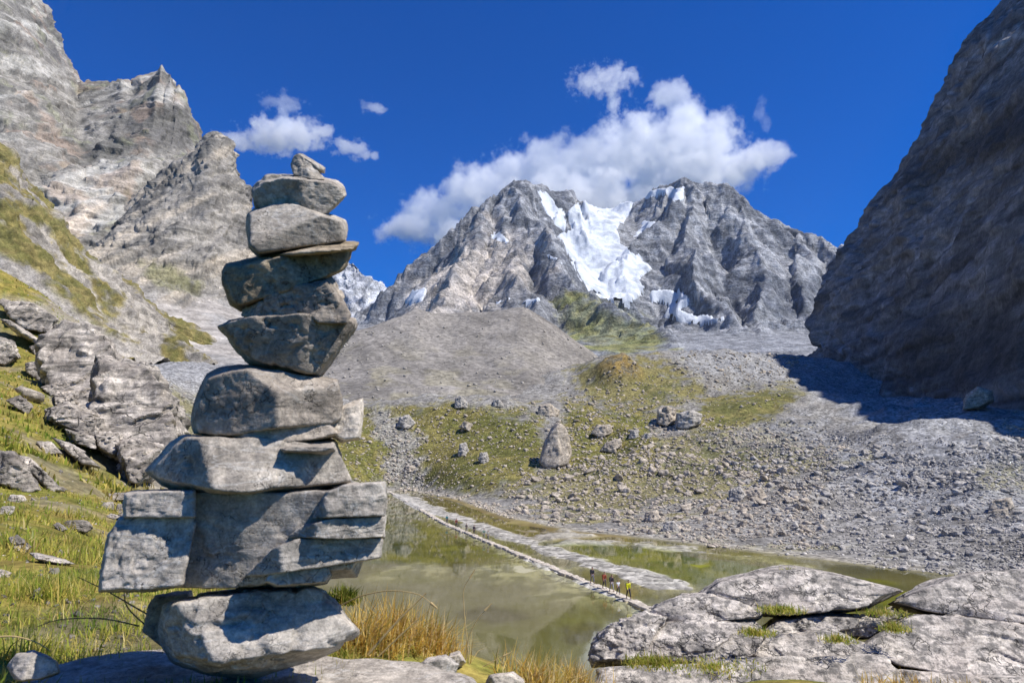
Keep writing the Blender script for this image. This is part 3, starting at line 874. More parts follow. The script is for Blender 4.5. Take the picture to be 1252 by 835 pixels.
def march(px, py, zf, Y0, Y1, n=500):
    """first point where the view ray of the pixel meets a height function"""
    Ys = np.geomspace(Y0, Y1, n)
    P = at(np.full(n, px), np.full(n, py), Ys)
    below = P[:, 2] < zf(P[:, 0], P[:, 1])
    i = int(np.argmax(below)) if below.any() else n - 1
    return P[i]

# ================================================================== NEAR HILLSIDE
nc = [(300, 860, 1.72), (60, 838, 1.72), (140, 850, 1.9), (400, 850, 1.9), (250, 840, 2.1), (0, 852, 1.35), (0, 730, 2.9), (100, 712, 3.6), (180, 705, 4.2), (0, 660, 5.5), (120, 655, 8), (210, 640, 12), (0, 600, 9.5), (60, 590, 13), (130, 590, 18), (210, 615, 20), (0, 540, 15), (60, 530, 21), (130, 545, 28), (200, 580, 27), (0, 470, 26), (80, 480, 33), (140, 510, 37), (200, 540, 36), (0, 410, 43), (80, 420, 45), (140, 460, 44), (-120, 300, 60), (0, 352, 60), (50, 368, 58), (130, 422, 52), (190, 482, 46), (230, 540, 36), (250, 612, 25), (-200, 430, 30), (-200, 600, 9), (-300, 800, 2.2), (-500, 700, 3),
      (460, 775, 2.6), (540, 808, 2.6), (600, 838, 2.4), (690, 838, 2.7), (480, 770, 3.3), (400, 800, 2.2), (760, 862, 3.2), (900, 850, 4.0), (1100, 850, 4.0), (1250, 850, 4.0), (1500, 850, 4.5), (830, 820, 6.0), (1000, 800, 6.8), (1250, 800, 6.8), (1100, 850, 5.2), (800, 860, 4.6), (1250, 860, 5.2)]
nP = [tuple(at(*v)) for v in nc]
nP += [(0, 0, 14.0), (0, -3, 13.8), (-4, -2, 15.2), (4, -2, 13.2), (0, 6, 12.4), (-1.2, 6, 13.0), (1.5, 10, 10), (-2, 12, 10.5), (-5, 18, 10.5), (0, 20, 5), (8, 14, 8.5), (5, 25, 2), (16, 16, 6), (16, 30, 0), (-8, 32, 6), (-12, 42, 5), (-22, 56, 8), (-30, 66, 10), (-45, 78, 16), (-60, 80, 25), (0, 40, -1.5), (10, 45, -2), (-14, 60, -1), (-30, 85, 2), (-60, 100, 10), (10, 8, 12)]
nP = np.array(nP)
NT_ = TPS(nP[:, :2], nP[:, 2], 12.0, 1e-3)
def near_z(x, y):
    r = np.hypot(x, y)
    z = NT_(x, y)
    z = z + fbm(stack3(x / 5., y / 5., 0.), 4) * .35 * sstep(3, 20, r) + fbm(stack3(x / .9, y / .9, 0.), 3) * (.035 + .05 * sstep(3, 20, r))
    return z
NA2, NR2 = 430, 330
az = np.linspace(math.radians(-62), math.radians(52), NA2)
rr = .75 * (98 / .75) ** np.linspace(0, 1, NR2)
HR, HA = np.meshgrid(rr, az, indexing='ij')
HX, HY = HR * np.sin(HA), HR * np.cos(HA)
HZ = near_z(HX, HY)
HG = stack3(HX, HY, HZ); HPX, HPY = project(HG)
h1 = fbm(stack3(HX / 3., HY / 3., 1.), 4); h2 = fbm(stack3(HX / .35, HY / .35, 1.), 3)
hc = mix(A(.15, .155, .035), A(.25, .21, .06), sstep(-.4, .4, h2 + .7 * h1)[..., None])
def hreg(poly, soft, amp):
    return sstep(-soft, soft, poly_sd(HPX, HPY, poly) + h1 * amp)
rk = np.maximum.reduce([hreg([(60, 400), (130, 420), (235, 520), (235, 610), (150, 590), (60, 490)], 8, 14), .8 * hreg([(0, 365), (90, 370), (130, 420), (60, 400)], 5, 10)])
hc = mix(hc, A(.27, .26, .25), (rk * .85)[..., None])
bare = sstep(.12, .45, fbm(stack3(HX / 2.2, HY / 2.2, 6.), 5))
hc = mix(hc, A(.22, .195, .15), (bare * .6)[..., None])
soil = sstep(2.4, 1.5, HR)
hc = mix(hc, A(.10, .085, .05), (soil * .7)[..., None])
M_HILL = terrain_mat('hillside_turf', 2.2, .06, .65, 1.3)
tag(link('hillside', mesh_np('hillside', HG, grid_faces(NR2, NA2), {'Col': hc}), M_HILL), kind='structure')

# ================================================================== STONES
def cube_dirs(n):
    l = np.tan(np.linspace(-1, 1, n) * math.pi / 4)
    a, b = np.meshgrid(l, l)
    one = np.ones_like(a)
    faces = [stack3(one, a, b), stack3(-one, b, a), stack3(b, one, a), stack3(a, -one, b), stack3(a, b, one), stack3(b, a, -one)]
    V = np.concatenate([f.reshape(-1, 3) for f in faces])
    F = np.concatenate([grid_faces(n, n) + i * n * n for i in range(6)])
    key = np.round(V * 1e5).astype(np.int64)
    _, idx, inv = np.unique(key, axis=0, return_index=True, return_inverse=True)
    V = V[idx]; F = inv.reshape(-1)[F]
    return V, F
_cd = {}
def body(dims, planes, k, n, nz_amp, nz_scale, seed, strata=0.0, strata_dir=(0, 0, 1), strata_per=.03, chip=0.0, plates=0.0):
    """rounded intersection of half-spaces around the origin; planes (normal, distance)"""
    if n not in _cd:
        _cd[n] = cube_dirs(n)
    D, F = _cd[n]
    d = D * np.asarray(dims)
    d = d / np.linalg.norm(d, axis=1)[:, None]
    acc = np.zeros(len(d))
    for nn, dist in planes:
        nn = np.asarray(nn, float); nn = nn / np.linalg.norm(nn)
        acc += (np.maximum(d @ nn, 0) / dist) ** k
    r = acc ** (-1.0 / k)
    P = d * r[:, None]
    o = np.array([seed * 3.17, seed * 1.71, seed * .57])
    q = P / nz_scale + o
    dsp = fbm(q, 5, .52) * nz_amp
    if chip:
        rdg = ridged(q * .8 + 5, 4)
        dsp = dsp - chip * sstep(.35, .8, rdg)
    if strata:
        sdv = np.asarray(strata_dir, float); sdv /= np.linalg.norm(sdv)
        s = P @ sdv / strata_per + fbm(q * .5, 3) * 1.2
        fr = s - np.floor(s)
        dsp = dsp + strata * (sstep(0, .25, fr) - fr) * (0.4 + 0.9 * sstep(-.3, .4, fbm(q * .7 + 8, 2)))
    if plates:
        s = fbm(q * .9 + 21, 4, .5) * 2.6; fl_ = np.floor(s)
        dsp = dsp + (fl_ + sstep(0, .16, s - fl_)) * plates
    P = P + d * dsp[:, None]
    return P, F
def outline_body(poly, Y, depth, seed, facets=None, k=80, n=54, amp=.018, nscale=.3, tilt=.22, C=None, **kw):
    kw.setdefault('plates', depth * .006 if depth < .5 else 0.0)
    """a stone whose outline from the front is the pixel polygon; convex, with its own thickness"""
    poly = np.asarray(poly, float)
    W3 = at(poly[:, 0], poly[:, 1], np.full(len(poly), Y))
    # convex hull ordering is assumed; area centroid
    c2 = W3[:, [0, 2]]
    x, z = c2[:, 0], c2[:, 1]; xn, zn = np.roll(x, -1), np.roll(z, -1)
    cr = x * zn - xn * z; ar = cr.sum() / 2
    cx, cz = ((x + xn) * cr).sum() / (6 * ar), ((z + zn) * cr).sum() / (6 * ar)
    L = c2 - np.array([cx, cz])
    if ar < 0:
        L = L[::-1]
    r = random.Random(seed)
    planes = []
    for i in range(len(L)):
        a, b = L[i], L[(i + 1) % len(L)]
        e = b - a; le = np.hypot(*e)
        if le < 1e-6: continue
        nn = np.array([e[1], -e[0]]) / le
        dist = nn @ a
        dist = max(dist, (nn @ L.T).max())          # hull
        if dist < 1e-4: continue
        mid_ = (a + b) / 2 + np.array([cx, cz - CAM[2]])
        ty = -(nn @ mid_) / Y - abs(r.uniform(-tilt, tilt)) * .6
        planes.append(((nn[0], ty, nn[1]), dist / math.sqrt(1 + ty * ty)))
    ex = np.abs(L).max(0)
    if facets is None:
        facets = [((r.uniform(-.25, .25), -1, r.uniform(-.1, .35)), r.uniform(.85, 1)), ((r.uniform(-.8, -.4), -1, r.uniform(-.2, .5)), r.uniform(.9, 1.1)), ((r.uniform(.4, .8), -1, r.uniform(-.2, .5)), r.uniform(.9, 1.1))]
    for nn, f in facets:
        planes.append((nn, depth * .5 * f))
    planes += [((r.uniform(-.2, .2), 1, r.uniform(-.2, .2)), depth * .5), ((.5, 1, r.uniform(-.3, .3)), depth * .52), ((-.5, 1, r.uniform(-.3, .3)), depth * .52)]
    size = max(ex)
    P, F = body((ex[0], depth * .5, ex[1]), planes, k, n, amp * size, nscale * size, seed, **kw)
    return P, F, np.array([cx, Y, cz])
def join(bodies, origin=None):
    if origin is None:
        origin = bodies[0][2]
    Vs, Fs, o = [], [], 0
    for P, F, c in bodies:
        Vs.append(P + (c - origin)); Fs.append(F + o); o += len(P)
    return np.concatenate(Vs), np.concatenate(Fs), origin
def stone(name, bodies, mat, parent=None, smooth=True):
    V, F, c = join(bodies)
    o = link(name, mesh_np(name, V, F, None, smooth), mat, parent)
    if parent is not None:
        c = c - np.array(parent.location)
    o.location = c
    return o

GREY = stone_mat('grey_limestone', (.25, .24, .225), (.36, .35, .33), (.47, .46, .435), 7, .006, (.31, .26, .195), .35, .3, .15, strata_amt=.16)
GREYBLUE = stone_mat('bluish_limestone', (.24, .235, .23), (.36, .355, .345), (.49, .48, .465), 7, .007, (.36, .33, .28), .3, .4, .12, strata_amt=.16)
BROWN = stone_mat('brown_weathered_stone', (.19, .163, .12), (.29, .255, .195), (.41, .37, .30), 6, .008, (.26, .20, .12), .6, .1, .35, strata_amt=.16)
PALE = stone_mat('pale_limestone', (.30, .29, .27), (.45, .435, .41), (.60, .58, .54), 6, .007, (.42, .36, .28), .4, .2, .12, strata_amt=.16)
DARKST = stone_mat('dark_schist', (.20, .187, .17), (.30, .28, .255), (.41, .39, .36), 6, .008, (.22, .18, .14), .4, .2, .15, strata_amt=.16)
LICHEN = stone_mat('lichened_limestone', (.27, .27, .27), (.43, .425, .415), (.58, .575, .56), 4.0, .016, (.46, .38, .31), .3, .0, .6, (0.25, .1, .3), .3, crack=.05)

CY = 1.72
# top stone: leaning pebble with a pale cap flake
b = [outline_body([(356, 200), (360, 190), (368, 189), (380, 196), (398, 221), (378, 221), (359, 215)], CY, .07, 1, [((-.2, -1, .15), .9), ((.6, -1, .5), .9)], amp=.05),
     outline_body([(362, 189), (368, 188), (397, 206), (396, 211), (390, 210), (372, 196)], CY + .005, .07, 2, k=18, n=24, amp=.04)]
tag(stone('stone', b, GREY), 'smallest stone, leaning on the very top of the cairn', 'stone', 'stones of the cairn')
b = [outline_body([(308, 233), (318, 222), (345, 215), (375, 217), (408, 222), (418, 229), (422, 240), (414, 249), (400, 261), (385, 256), (345, 247), (312, 254)], CY, .19, 3, [((0, -.75, .65), .72), ((-.25, -1, -.55), .80), ((.5, -1, -.3), .95)], amp=0.018, chip=.02 * .1),
     outline_body([(319, 222), (324, 215), (332, 213), (345, 214), (352, 224), (330, 228)], CY + .03, .08, 4, n=22)]
tag(stone('stone', b, GREY), 'flat cap stone second from the top with a shadow across it', 'stone', 'stones of the cairn')
b = [outline_body([(302, 284), (303, 262), (310, 256), (333, 248), (346, 246), (370, 250), (396, 261), (417, 269), (421, 280), (420, 294), (395, 301), (355, 309), (330, 314), (317, 314), (305, 302)], CY, .22, 5, [((0.12, -1, .45), .80), ((-1, -.55, 0.0), 1.06), ((.75, -1, -.45), 1.05)], amp=0.012, k=80, nscale=.5)]
tag(stone('stone', b, GREY), 'smooth grey block under the cap stone, third from the top', 'stone', 'stones of the cairn')
b = [outline_body([(272, 332), (278, 323), (330, 313), (360, 307), (395, 300), (428, 301), (424, 322), (418, 332), (400, 339), (360, 350), (325, 364), (296, 378), (282, 372), (275, 355)], CY, .26, 6, [((0.0, -1, -.12), .86), ((-.6, -1, -.1), .95), ((.6, -1, .1), .95)], amp=0.021, chip=.006, nscale=.4),
     outline_body([(330, 312), (360, 306), (395, 299), (437, 299), (432, 306), (400, 309), (350, 318)], CY - .02, .22, 7, [((0, -1, .2), 1)], n=36, amp=.03)]
tag(stone('stone', b, BROWN), 'long brown slab tilted up to the right, fourth from the top', 'stone', 'stones of the cairn')
b = [outline_body([(267, 399), (285, 391), (300, 388), (378, 382), (432, 390), (434, 398), (420, 420), (395, 453), (390, 459), (370, 459), (335, 453), (305, 444), (290, 426)], CY, .26, 8, [((-.05, -1, -.30), .85), ((-.55, -1, -.35), .95), ((.55, -1, -.35), .98)], amp=0.018, chip=.006, k=80),
     outline_body([(296, 386), (300, 373), (325, 359), (375, 341), (400, 338), (408, 352), (419, 366), (412, 384), (330, 396)], CY, .22, 9, [((-.05, -1, -.18), .9), ((-.6, -1, 0), 1)], amp=0.024, chip=.008),
     outline_body([(372, 384), (395, 372), (418, 366), (428, 384), (425, 396), (385, 396)], CY - .03, .15, 10, [((.2, -1, .2), 1)], n=30, amp=.05)]
tag(stone('stone', b, DARKST), 'dark stone like an upside-down trapezoid in the middle of the cairn', 'stone', 'stones of the cairn')
b = [outline_body([(235, 515), (241, 503), (250, 482), (252, 460), (275, 451), (305, 447), (340, 453), (395, 462), (412, 464), (418, 490), (416, 512), (400, 522), (345, 530), (290, 528), (240, 530)], CY, .30, 11, [((-.22, -1, -.06), .82), ((.4, -.7, .75), .83), ((-.9, -1, 0), 1.08), ((.8, -1, 0), 1.05)], amp=0.018, k=80, nscale=.4),
     outline_body([(262, 524), (300, 524), (380, 522), (405, 515), (415, 530), (395, 537), (345, 545), (290, 540)], CY + .01, .26, 12, n=34, amp=.03)]
s6 = stone('stone', b, DARKST)
tag(s6, 'rounded dark grey boulder of the cairn below the trapezoid stone', 'stone', 'stones of the cairn')
b = [outline_body([(404, 505), (420, 497), (441, 490), (443, 503), (440, 536), (418, 540), (402, 530)], CY + .05, .14, 13, n=34, amp=.03)]
tag(stone('stone', b, PALE), 'small white stone wedged at the right beside the dark boulder', 'stone', 'stones of the cairn')
b = [outline_body([(180, 576), (212, 540), (225, 532), (270, 533), (340, 546), (412, 548), (422, 570), (430, 588), (415, 593), (370, 596), (330, 603), (300, 608), (240, 604), (195, 590)], CY - .02, .34, 14, [((-.62, -1, .12), .92), ((.3, -.9, .62), .80), ((.9, -1, .1), 1.15)], amp=0.015, k=80, chip=.004),
     outline_body([(330, 545), (350, 540), (408, 541), (413, 553), (400, 560), (345, 560)], CY - .03, .25, 15, [((0.1, -1, .2), 1)], n=30, amp=.03)]
tag(stone('stone', b, GREY), 'wedge-shaped stone with a dark left face, resting on the big block', 'stone', 'stones of the cairn')
BB = CY - .04
b = [outline_body([(121, 723), (132, 655), (148, 632), (236, 631), (240, 640), (224, 716), (180, 722)], BB, .34, 16, [((.08, -1, .3), .86), ((-1, -.6, 0), 1.25)], k=80, amp=0.012, nscale=.3, chip=.004, tilt=.06),
     outline_body([(151, 634), (153, 603), (170, 600), (239, 598), (240, 634)], BB + .01, .32, 17, [((0, -1, .2), .9)], k=80, n=36, amp=0.018, tilt=.05),
     outline_body([(200, 718), (215, 600), (420, 597), (425, 700), (330, 718)], BB + .03, .28, 18, [((-.22, -1, -.02), .9), ((.1, -1, -.1), .95)], k=80, amp=0.012, nscale=.4, chip=.004),
     outline_body([(380, 634), (396, 602), (420, 593), (470, 589), (472, 612), (469, 631), (400, 634)], BB, .34, 19, [((.6, -1, .06), .84), ((-.7, -1, 0), .9)], k=80, n=36, amp=0.018, tilt=.05),
     outline_body([(350, 657), (372, 640), (400, 633), (470, 631), (469, 657), (430, 660)], BB, .34, 20, [((.6, -1, .06), .845), ((-.7, -1, 0), .9)], k=80, n=36, amp=0.018, tilt=.05),
     outline_body([(300, 703), (335, 668), (365, 657), (467, 658), (463, 682), (420, 690), (380, 695), (330, 703)], BB, .34, 21, [((.55, -1, .1), .845), ((-.7, -1, 0), .95)], k=80, n=40, amp=0.018, tilt=.05),
     outline_body([(322, 712), (330, 696), (402, 690), (406, 702), (398, 713), (340, 718)], BB + .005, .32, 22, [((.4, -1, .06), .9)], k=80, n=34, amp=0.018, tilt=.05),
     outline_body([(390, 690), (440, 683), (433, 701), (400, 703)], BB + .04, .2, 23, n=26, amp=.03)]
tag(stone('stone', b, GREYBLUE), 'widest block of the cairn with layered ledges on its right side', 'stone', 'stones of the cairn')
b = [outline_body([(194, 768), (202, 738), (232, 729), (290, 722), (375, 718), (390, 721), (412, 742), (436, 770), (430, 780), (400, 796), (360, 808), (300, 822), (258, 821), (214, 806), (200, 787)], CY - .02, .34, 24, [((.32, -.9, .62), .80), ((-.6, -1, -.25), .98), ((.1, -1, -.6), 1.0), ((.9, -1, .1), 1.2)], amp=0.027, k=80, nscale=.35, chip=.012)]
tag(stone('stone', b, GREYBLUE), 'bottom stone of the cairn standing on the flat slab', 'stone', 'stones of the cairn')
b = [outline_body([(176, 772), (182, 742), (190, 728), (232, 724), (240, 800), (202, 792)], CY + .14, .14, 25, n=30, amp=.05)]
tag(stone('stone', b, BROWN), 'small brown stone tucked behind the left of the bottom stone', 'stone', 'stones of the cairn')
# flat slab under the cairn
sc_ = np.array([-.62, 1.72, 14.30])
pl = [((0.02, -.03, 1), .125), ((0, 0, -1), .15), ((-1, .2, .25), .63), ((1, -.35, .18), .46), ((-.3, -1, .15), .42), ((.5, -1, .2), .50), ((.1, 1, .25), .36), ((-.6, 1, .2), .55), ((.7, 1, .2), .46)]
P, F = body((.6, .4, .14), pl, 26, 60, .016, .16, 31, chip=.006)
tag(stone('stone_slab', [(P, F, sc_)], GREY), 'flat grey slab that carries the whole cairn', 'stone slab')
# small stones on the turf beside the slab
for i, (poly, Y, mt, lab) in enumerate([
    ([(8, 815), (20, 800), (45, 797), (68, 808), (72, 822), (50, 830), (20, 832)], 1.62, GREYBLUE, 'small bluish stone with dry stems on it, left of the flat slab'),
    ([(508, 818), (520, 806), (545, 802), (560, 812), (555, 824), (525, 828)], 2.2, GREYBLUE, 'small grey stone in the golden grass right of the flat slab'),
    ([(590, 842), (600, 825), (625, 822), (640, 832), (640, 846)], 2.3, PALE, 'small pale stone at the foot of the golden grass by the lower edge'),
    ([(545, 812), (550, 800), (562, 797), (568, 808), (560, 815)], 2.45, PALE, 'tiny whitish stone between green leaves in the golden grass')]):
    tag(stone('stone', [outline_body(poly, Y, .08 * Y / 1.6, 40 + i, n=24, amp=.05)], mt), lab, 'stone')

# ---- bedrock outcrop at the lower right
oc = empty('rock_outcrop', (2.6, 5.2, 13.2))
tag(oc, 'broad lichen-spotted limestone outcrop cut by dark cracks, above the lake shore', 'rock outcrop')
UPF = [((0, -.55, .85), .62), ((-.1, -1, .35), .9)]
OB = [
    ([(845, 735), (880, 709), (940, 696), (978, 694), (1040, 705), (1106, 722), (1060, 745), (1000, 752), (940, 752), (870, 742)], 6.4, 1.3, .58),
    ([(785, 752), (800, 742), (835, 727), (880, 728), (935, 744), (925, 757), (880, 763), (830, 766), (800, 764)], 6.15, 1.0, .62),
    ([(722, 800), (726, 785), (738, 772), (790, 747), (815, 755), (800, 790), (790, 808), (726, 812)], 5.78, .9, .70),
    ([(778, 808), (790, 780), (812, 762), (860, 764), (920, 760), (938, 775), (925, 800), (880, 816)], 5.75, .9, .66),
    ([(925, 775), (950, 757), (1005, 750), (1052, 753), (1046, 768), (1000, 775), (940, 782)], 6.08, .9, .6),
    ([(870, 812), (900, 792), (935, 776), (1010, 771), (1062, 786), (1085, 802), (1060, 818), (950, 820)], 5.75, .9, .62),
    ([(722, 835), (724, 816), (800, 812), (920, 813), (1010, 808), (1085, 800), (1112, 835), (1112, 880), (720, 880)], 5.3, .8, .72),
    ([(1088, 738), (1120, 720), (1160, 706), (1205, 699), (1252, 696), (1320, 700), (1330, 772), (1250, 768), (1180, 756), (1120, 748)], 6.4, 1.3, .58),
    ([(1050, 790), (1085, 768), (1115, 752), (1150, 752), (1200, 762), (1330, 778), (1330, 832), (1200, 834), (1090, 816)], 5.9, 1.1, .60),
    ([(1018, 775), (1030, 762), (1048, 754), (1074, 756), (1082, 768), (1060, 780)], 6.0, .4, .8),
    ([(1060, 816), (1200, 826), (1330, 834), (1330, 890), (1060, 890)], 5.3, .7, .7),
    ([(1060, 752), (1090, 744), (1105, 750), (1085, 766), (1062, 764)], 6.15, .4, .8),
]
for i, (poly, Y, dep, ff) in enumerate(OB):
    q = np.array(poly, float); poly = q.mean(0) + (q - q.mean(0)) * .975
    o = stone('rock_block', [outline_body(poly, Y, dep, 60 + i, [((rnd.uniform(-.08, .08), -.62, .78), ff), ((rnd.uniform(-.3, .1), -1, .2), .95)], k=70, n=64 if dep > .6 else 34, amp=.010, nscale=.35, tilt=.12, strata=.026, strata_dir=(-.12, .3, 1), strata_per=.12, chip=.004, plates=.010)], LICHEN, oc)

# ---- rocks of the left hillside, read off the slope
def on_hill(px, py):
    return march(px, py, near_z, 1.2, 90)
def z7(l):
    return [(a / 3.342, 350 + b / 3.342) for a, b in l]
def z8(l):
    return [(a / 3.795, 560 + b / 3.795) for a, b in l]
HROCK = stone_mat('hillside_rock', (.20, .193, .185), (.36, .35, .335), (.54, .525, .50), .9, .10, (.34, .28, .22), .3, 0, .35, (0, .64, 0), .5)
oc2 = empty('rock_outcrop', tuple(on_hill(150, 520)))
tag(oc2, 'grey outcrop of slanting rock layers on the steep hillside left of the cairn', 'rock outcrop')
TL = (-.75, -.1, 1)
for p_, dY in [([(45, 420), (80, 395), (110, 400), (140, 430), (150, 520), (110, 540), (60, 500)], 3.2), ([(120, 440), (185, 455), (215, 500), (225, 545), (190, 590), (150, 575), (110, 540)], 2.2)]:
    q = np.array(p_, float); Yc = on_hill(q[:, 0].mean(), q[:, 1].max() - 20)[1]
    stone('rock_slab', [outline_body(p_, Yc + dY + 1.2, 4.0, int(dY * 10), [((.1, -.8, .6), .8)], k=60, n=60, amp=.02, nscale=.3, strata=.32, strata_dir=TL, strata_per=.8, chip=.05)], HROCK, oc2)
for i, (pl_, dk) in enumerate([
    ([(340, 400), (352, 335), (470, 278), (525, 312), (575, 375), (500, 425), (420, 445)], 0), ([(345, 395), (430, 430), (455, 455), (420, 478), (352, 445)], 1), ([(425, 505), (555, 380), (592, 378), (590, 400), (480, 492)], 0),
    ([(395, 530), (480, 470), (580, 402), (645, 440), (565, 530), (480, 605), (420, 590)], 0), ([(478, 645), (520, 578), (648, 452), (668, 475), (565, 590), (505, 642)], 1), ([(530, 632), (600, 545), (690, 495), (742, 560), (722, 602), (640, 668)], 0),
    ([(470, 650), (540, 636), (645, 668), (625, 765), (570, 830), (500, 790)], 0), ([(200, 505), (280, 478), (405, 540), (392, 622), (300, 602), (195, 555)], 0), ([(268, 312), (340, 298), (365, 330), (345, 392), (288, 372)], 0),
    ([(300, 430), (350, 440), (420, 480), (400, 540), (310, 500)], 0), ([(390, 600), (480, 610), (500, 660), (460, 720), (400, 680)], 0), ([(220, 440), (300, 430), (320, 490), (230, 500)], 0), ([(280, 590), (390, 610), (400, 670), (300, 640)], 0)]):
    p = z7(pl_); q = np.array(p)
    Yc = on_hill(q[:, 0].mean(), q[:, 1].max() * .6 + q[:, 1].mean() * .4)[1] - .5
    stone('rock_slab', [outline_body(p, Yc + .8, 3.0, 100 + i, [((.15, -.8, .6), .8), ((.1, -.5, .9), .95)] if not dk else [((-.3, -1, -.3), .8)], k=70, n=36, amp=.02, nscale=.35, strata=.16, strata_dir=TL, strata_per=.55, chip=.08)], HROCK, oc2)
hill_rocks = [
    (z7([(8, 72), (60, 62), (130, 70), (232, 130), (200, 192), (120, 182), (40, 132)]), 'broken grey ledge near the top of the grassy hillside'),
    (z7([(178, 222), (232, 158), (300, 180), (355, 222), (335, 272), (262, 316), (200, 282)]), 'grey ledge with a dark overhang above the slanting outcrop'),
    (z7([(165, 412), (262, 388), (302, 420), (222, 465)]), 'pale rock in the turf just left of the slanting outcrop'),
    (z7([(105, 315), (200, 298), (218, 340), (170, 392), (110, 352)]), 'rough grey rock high on the grass between two ledges'),
    (z7([(-30, 205), (50, 230), (72, 290), (22, 322), (-30, 312)]), 'grey rock pile cut by the edge of the picture'),
    (z7([(-20, 675), (62, 680), (165, 832), (100, 845), (-20, 800)]), 'big pale slab leaning downhill in the grass'),
    (z7([(58, 690), (122, 700), (255, 832), (200, 842)]), 'long narrow slab lying beside the big pale leaning slab'),
    (z7([(145, 632), (210, 638), (252, 682), (190, 692)]), 'rounded grey rock above the long narrow slab'),
    (z7([(205, 612), (300, 650), (412, 740), (330, 728)]), 'thin rock rib cutting across the grass below the outcrop'),
    (z7([(118, 246), (160, 238), (184, 270), (142, 284)]), 'small pale rock between the upper ledges'),
    (z7([(25, 467), (80, 448), (132, 490), (112, 525)]), 'grey rock breaking through the turf in mid slope'),
    (z7([(0, 135), (40, 140), (150, 215), (200, 265), (150, 235), (60, 185)]), 'thin pale rock rib running down the upper grass'),
    (z8([(270, 330), (310, 290), (400, 290), (432, 322), (400, 345)]), 'flat pale stone in the grass left of the widest cairn block'),
    (z8([(245, 310), (270, 298), (312, 330), (280, 342)]), 'small pale stone next to the flat pale stone'),
    (z8([(470, 185), (500, 165), (590, 162), (600, 190), (500, 200)]), 'flat ledge stone in the grass at the upper left corner of the widest block'),
    (z8([(465, 225), (480, 205), (525, 205), (530, 240), (480, 240)]), 'small light stone below the flat ledge stone'),
    (z8([(538, 250), (545, 215), (575, 215), (575, 262)]), 'upright pale stone touching the left end of the widest block'),
    (z8([(490, 270), (515, 258), (560, 270), (530, 285)]), 'little flat stone beneath the upright pale stone'),
    (z8([(40, 370), (80, 360), (140, 410), (120, 440), (70, 425)]), 'grey stone half sunk in the grass at mid slope'),
    (z8([(135, 440), (170, 440), (290, 475), (350, 490), (290, 495), (180, 475)]), 'long low stone rib in the lower grass'),
    (z8([(250, 442), (280, 425), (305, 440), (280, 458)]), 'small stone right above the long low stone rib'),
    (z8([(-10, 260), (10, 225), (70, 225), (60, 255), (30, 270)]), 'pale stone at the edge of the picture in the grass'),
    (z8([(-20, 555), (0, 515), (50, 530), (40, 555)]), 'whitish stone low in the grass at the edge of the picture'),
    (z8([(148, 650), (160, 615), (185, 600), (192, 640), (170, 660)]), 'upright pale stone among the tall yellow grass'),
    (z8([(250, 150), (275, 130), (315, 145), (290, 160)]), 'small pale stone right of the big leaning slab'),
    (z8([(30, 200), (50, 170), (110, 175), (125, 195), (70, 210)]), 'rounded stone at the lower end of the big leaning slab'),
]
for i, (p, lab) in enumerate(hill_rocks):
    q = np.array(p)
    c = on_hill(q[:, 0].mean(), q[:, 1].max() * .75 + q[:, 1].mean() * .25)
    w = (q[:, 0].max() - q[:, 0].min()) / FPX * c[1]
    h_ = (q[:, 1].max() - q[:, 1].min()) / FPX * c[1]
    stone('rock', [outline_body(p, c[1], max(h_, w * .5), 130 + i, [((-.2, -.8, .6), .85), ((.4, -1, .2), .9)], k=40, n=28, amp=.05, strata=.07 * h_, strata_dir=TL, strata_per=max(.1, h_ * .25), chip=.05 * h_)], HROCK)
    o = COL.objects[-1]
    tag(o, lab, 'rock', 'rocks on the grassy hillside')

# ================================================================== CAUSEWAY
cw = empty('stone_causeway', (CAUS[-1][0], CAUS[-1][1], 0))
tag(cw, 'long line of flat stepping slabs crossing the shallow lake', 'causeway')
M_SLABS = stone_mat('causeway_slab', (.36, .345, .32), (.50, .485, .455), (.62, .60, .57), 3, .02, (.42, .37, .30), .3)
def slab_mesh(seed):
    r = random.Random(seed)
    pl = [((0, 0, 1), .09), ((0, 0, -1), .26), ((r.uniform(-.1, .1), 0, 0.05), .5)]
    pl = [((r.uniform(-.04, .04), r.uniform(-.04, .04), 1), .1), ((0, 0, -1), .28)]
    for a in (0, 90, 180, 270):
        a = math.radians(a + r.uniform(-14, 14))
        pl.append(((math.cos(a), math.sin(a), .12), (.62 if abs(math.cos(a)) > .7 else .46) * r.uniform(.88, 1.08)))
    a = math.radians(r.uniform(20, 340)); pl.append(((math.cos(a), math.sin(a), .1), .58))
    P, F = body((.6, .46, .2), pl, 26, 8, .02, .4, seed)
    return mesh_np('paving_slab', P, F)
slabs = [slab_mesh(300 + i) for i in range(9)]
for s in slabs: s.materials.append(M_SLABS)
def caus_at(s):
    d = np.concatenate([[0], np.cumsum(np.linalg.norm(np.diff(CAUS, axis=0), axis=1))])
    s = min(max(s, 0), d[-1] - .01)
    i = int(np.searchsorted(d, s, side='right') - 1)
    f = (s - d[i]) / (d[i + 1] - d[i])
    p = CAUS[i] * (1 - f) + CAUS[i + 1] * f
    e = CAUS[i + 1] - CAUS[i]
    return p, math.atan2(e[1], e[0]), d[-1]
tot = caus_at(0)[2]
SLAB_Z = .13
s = 0.5; k = 0
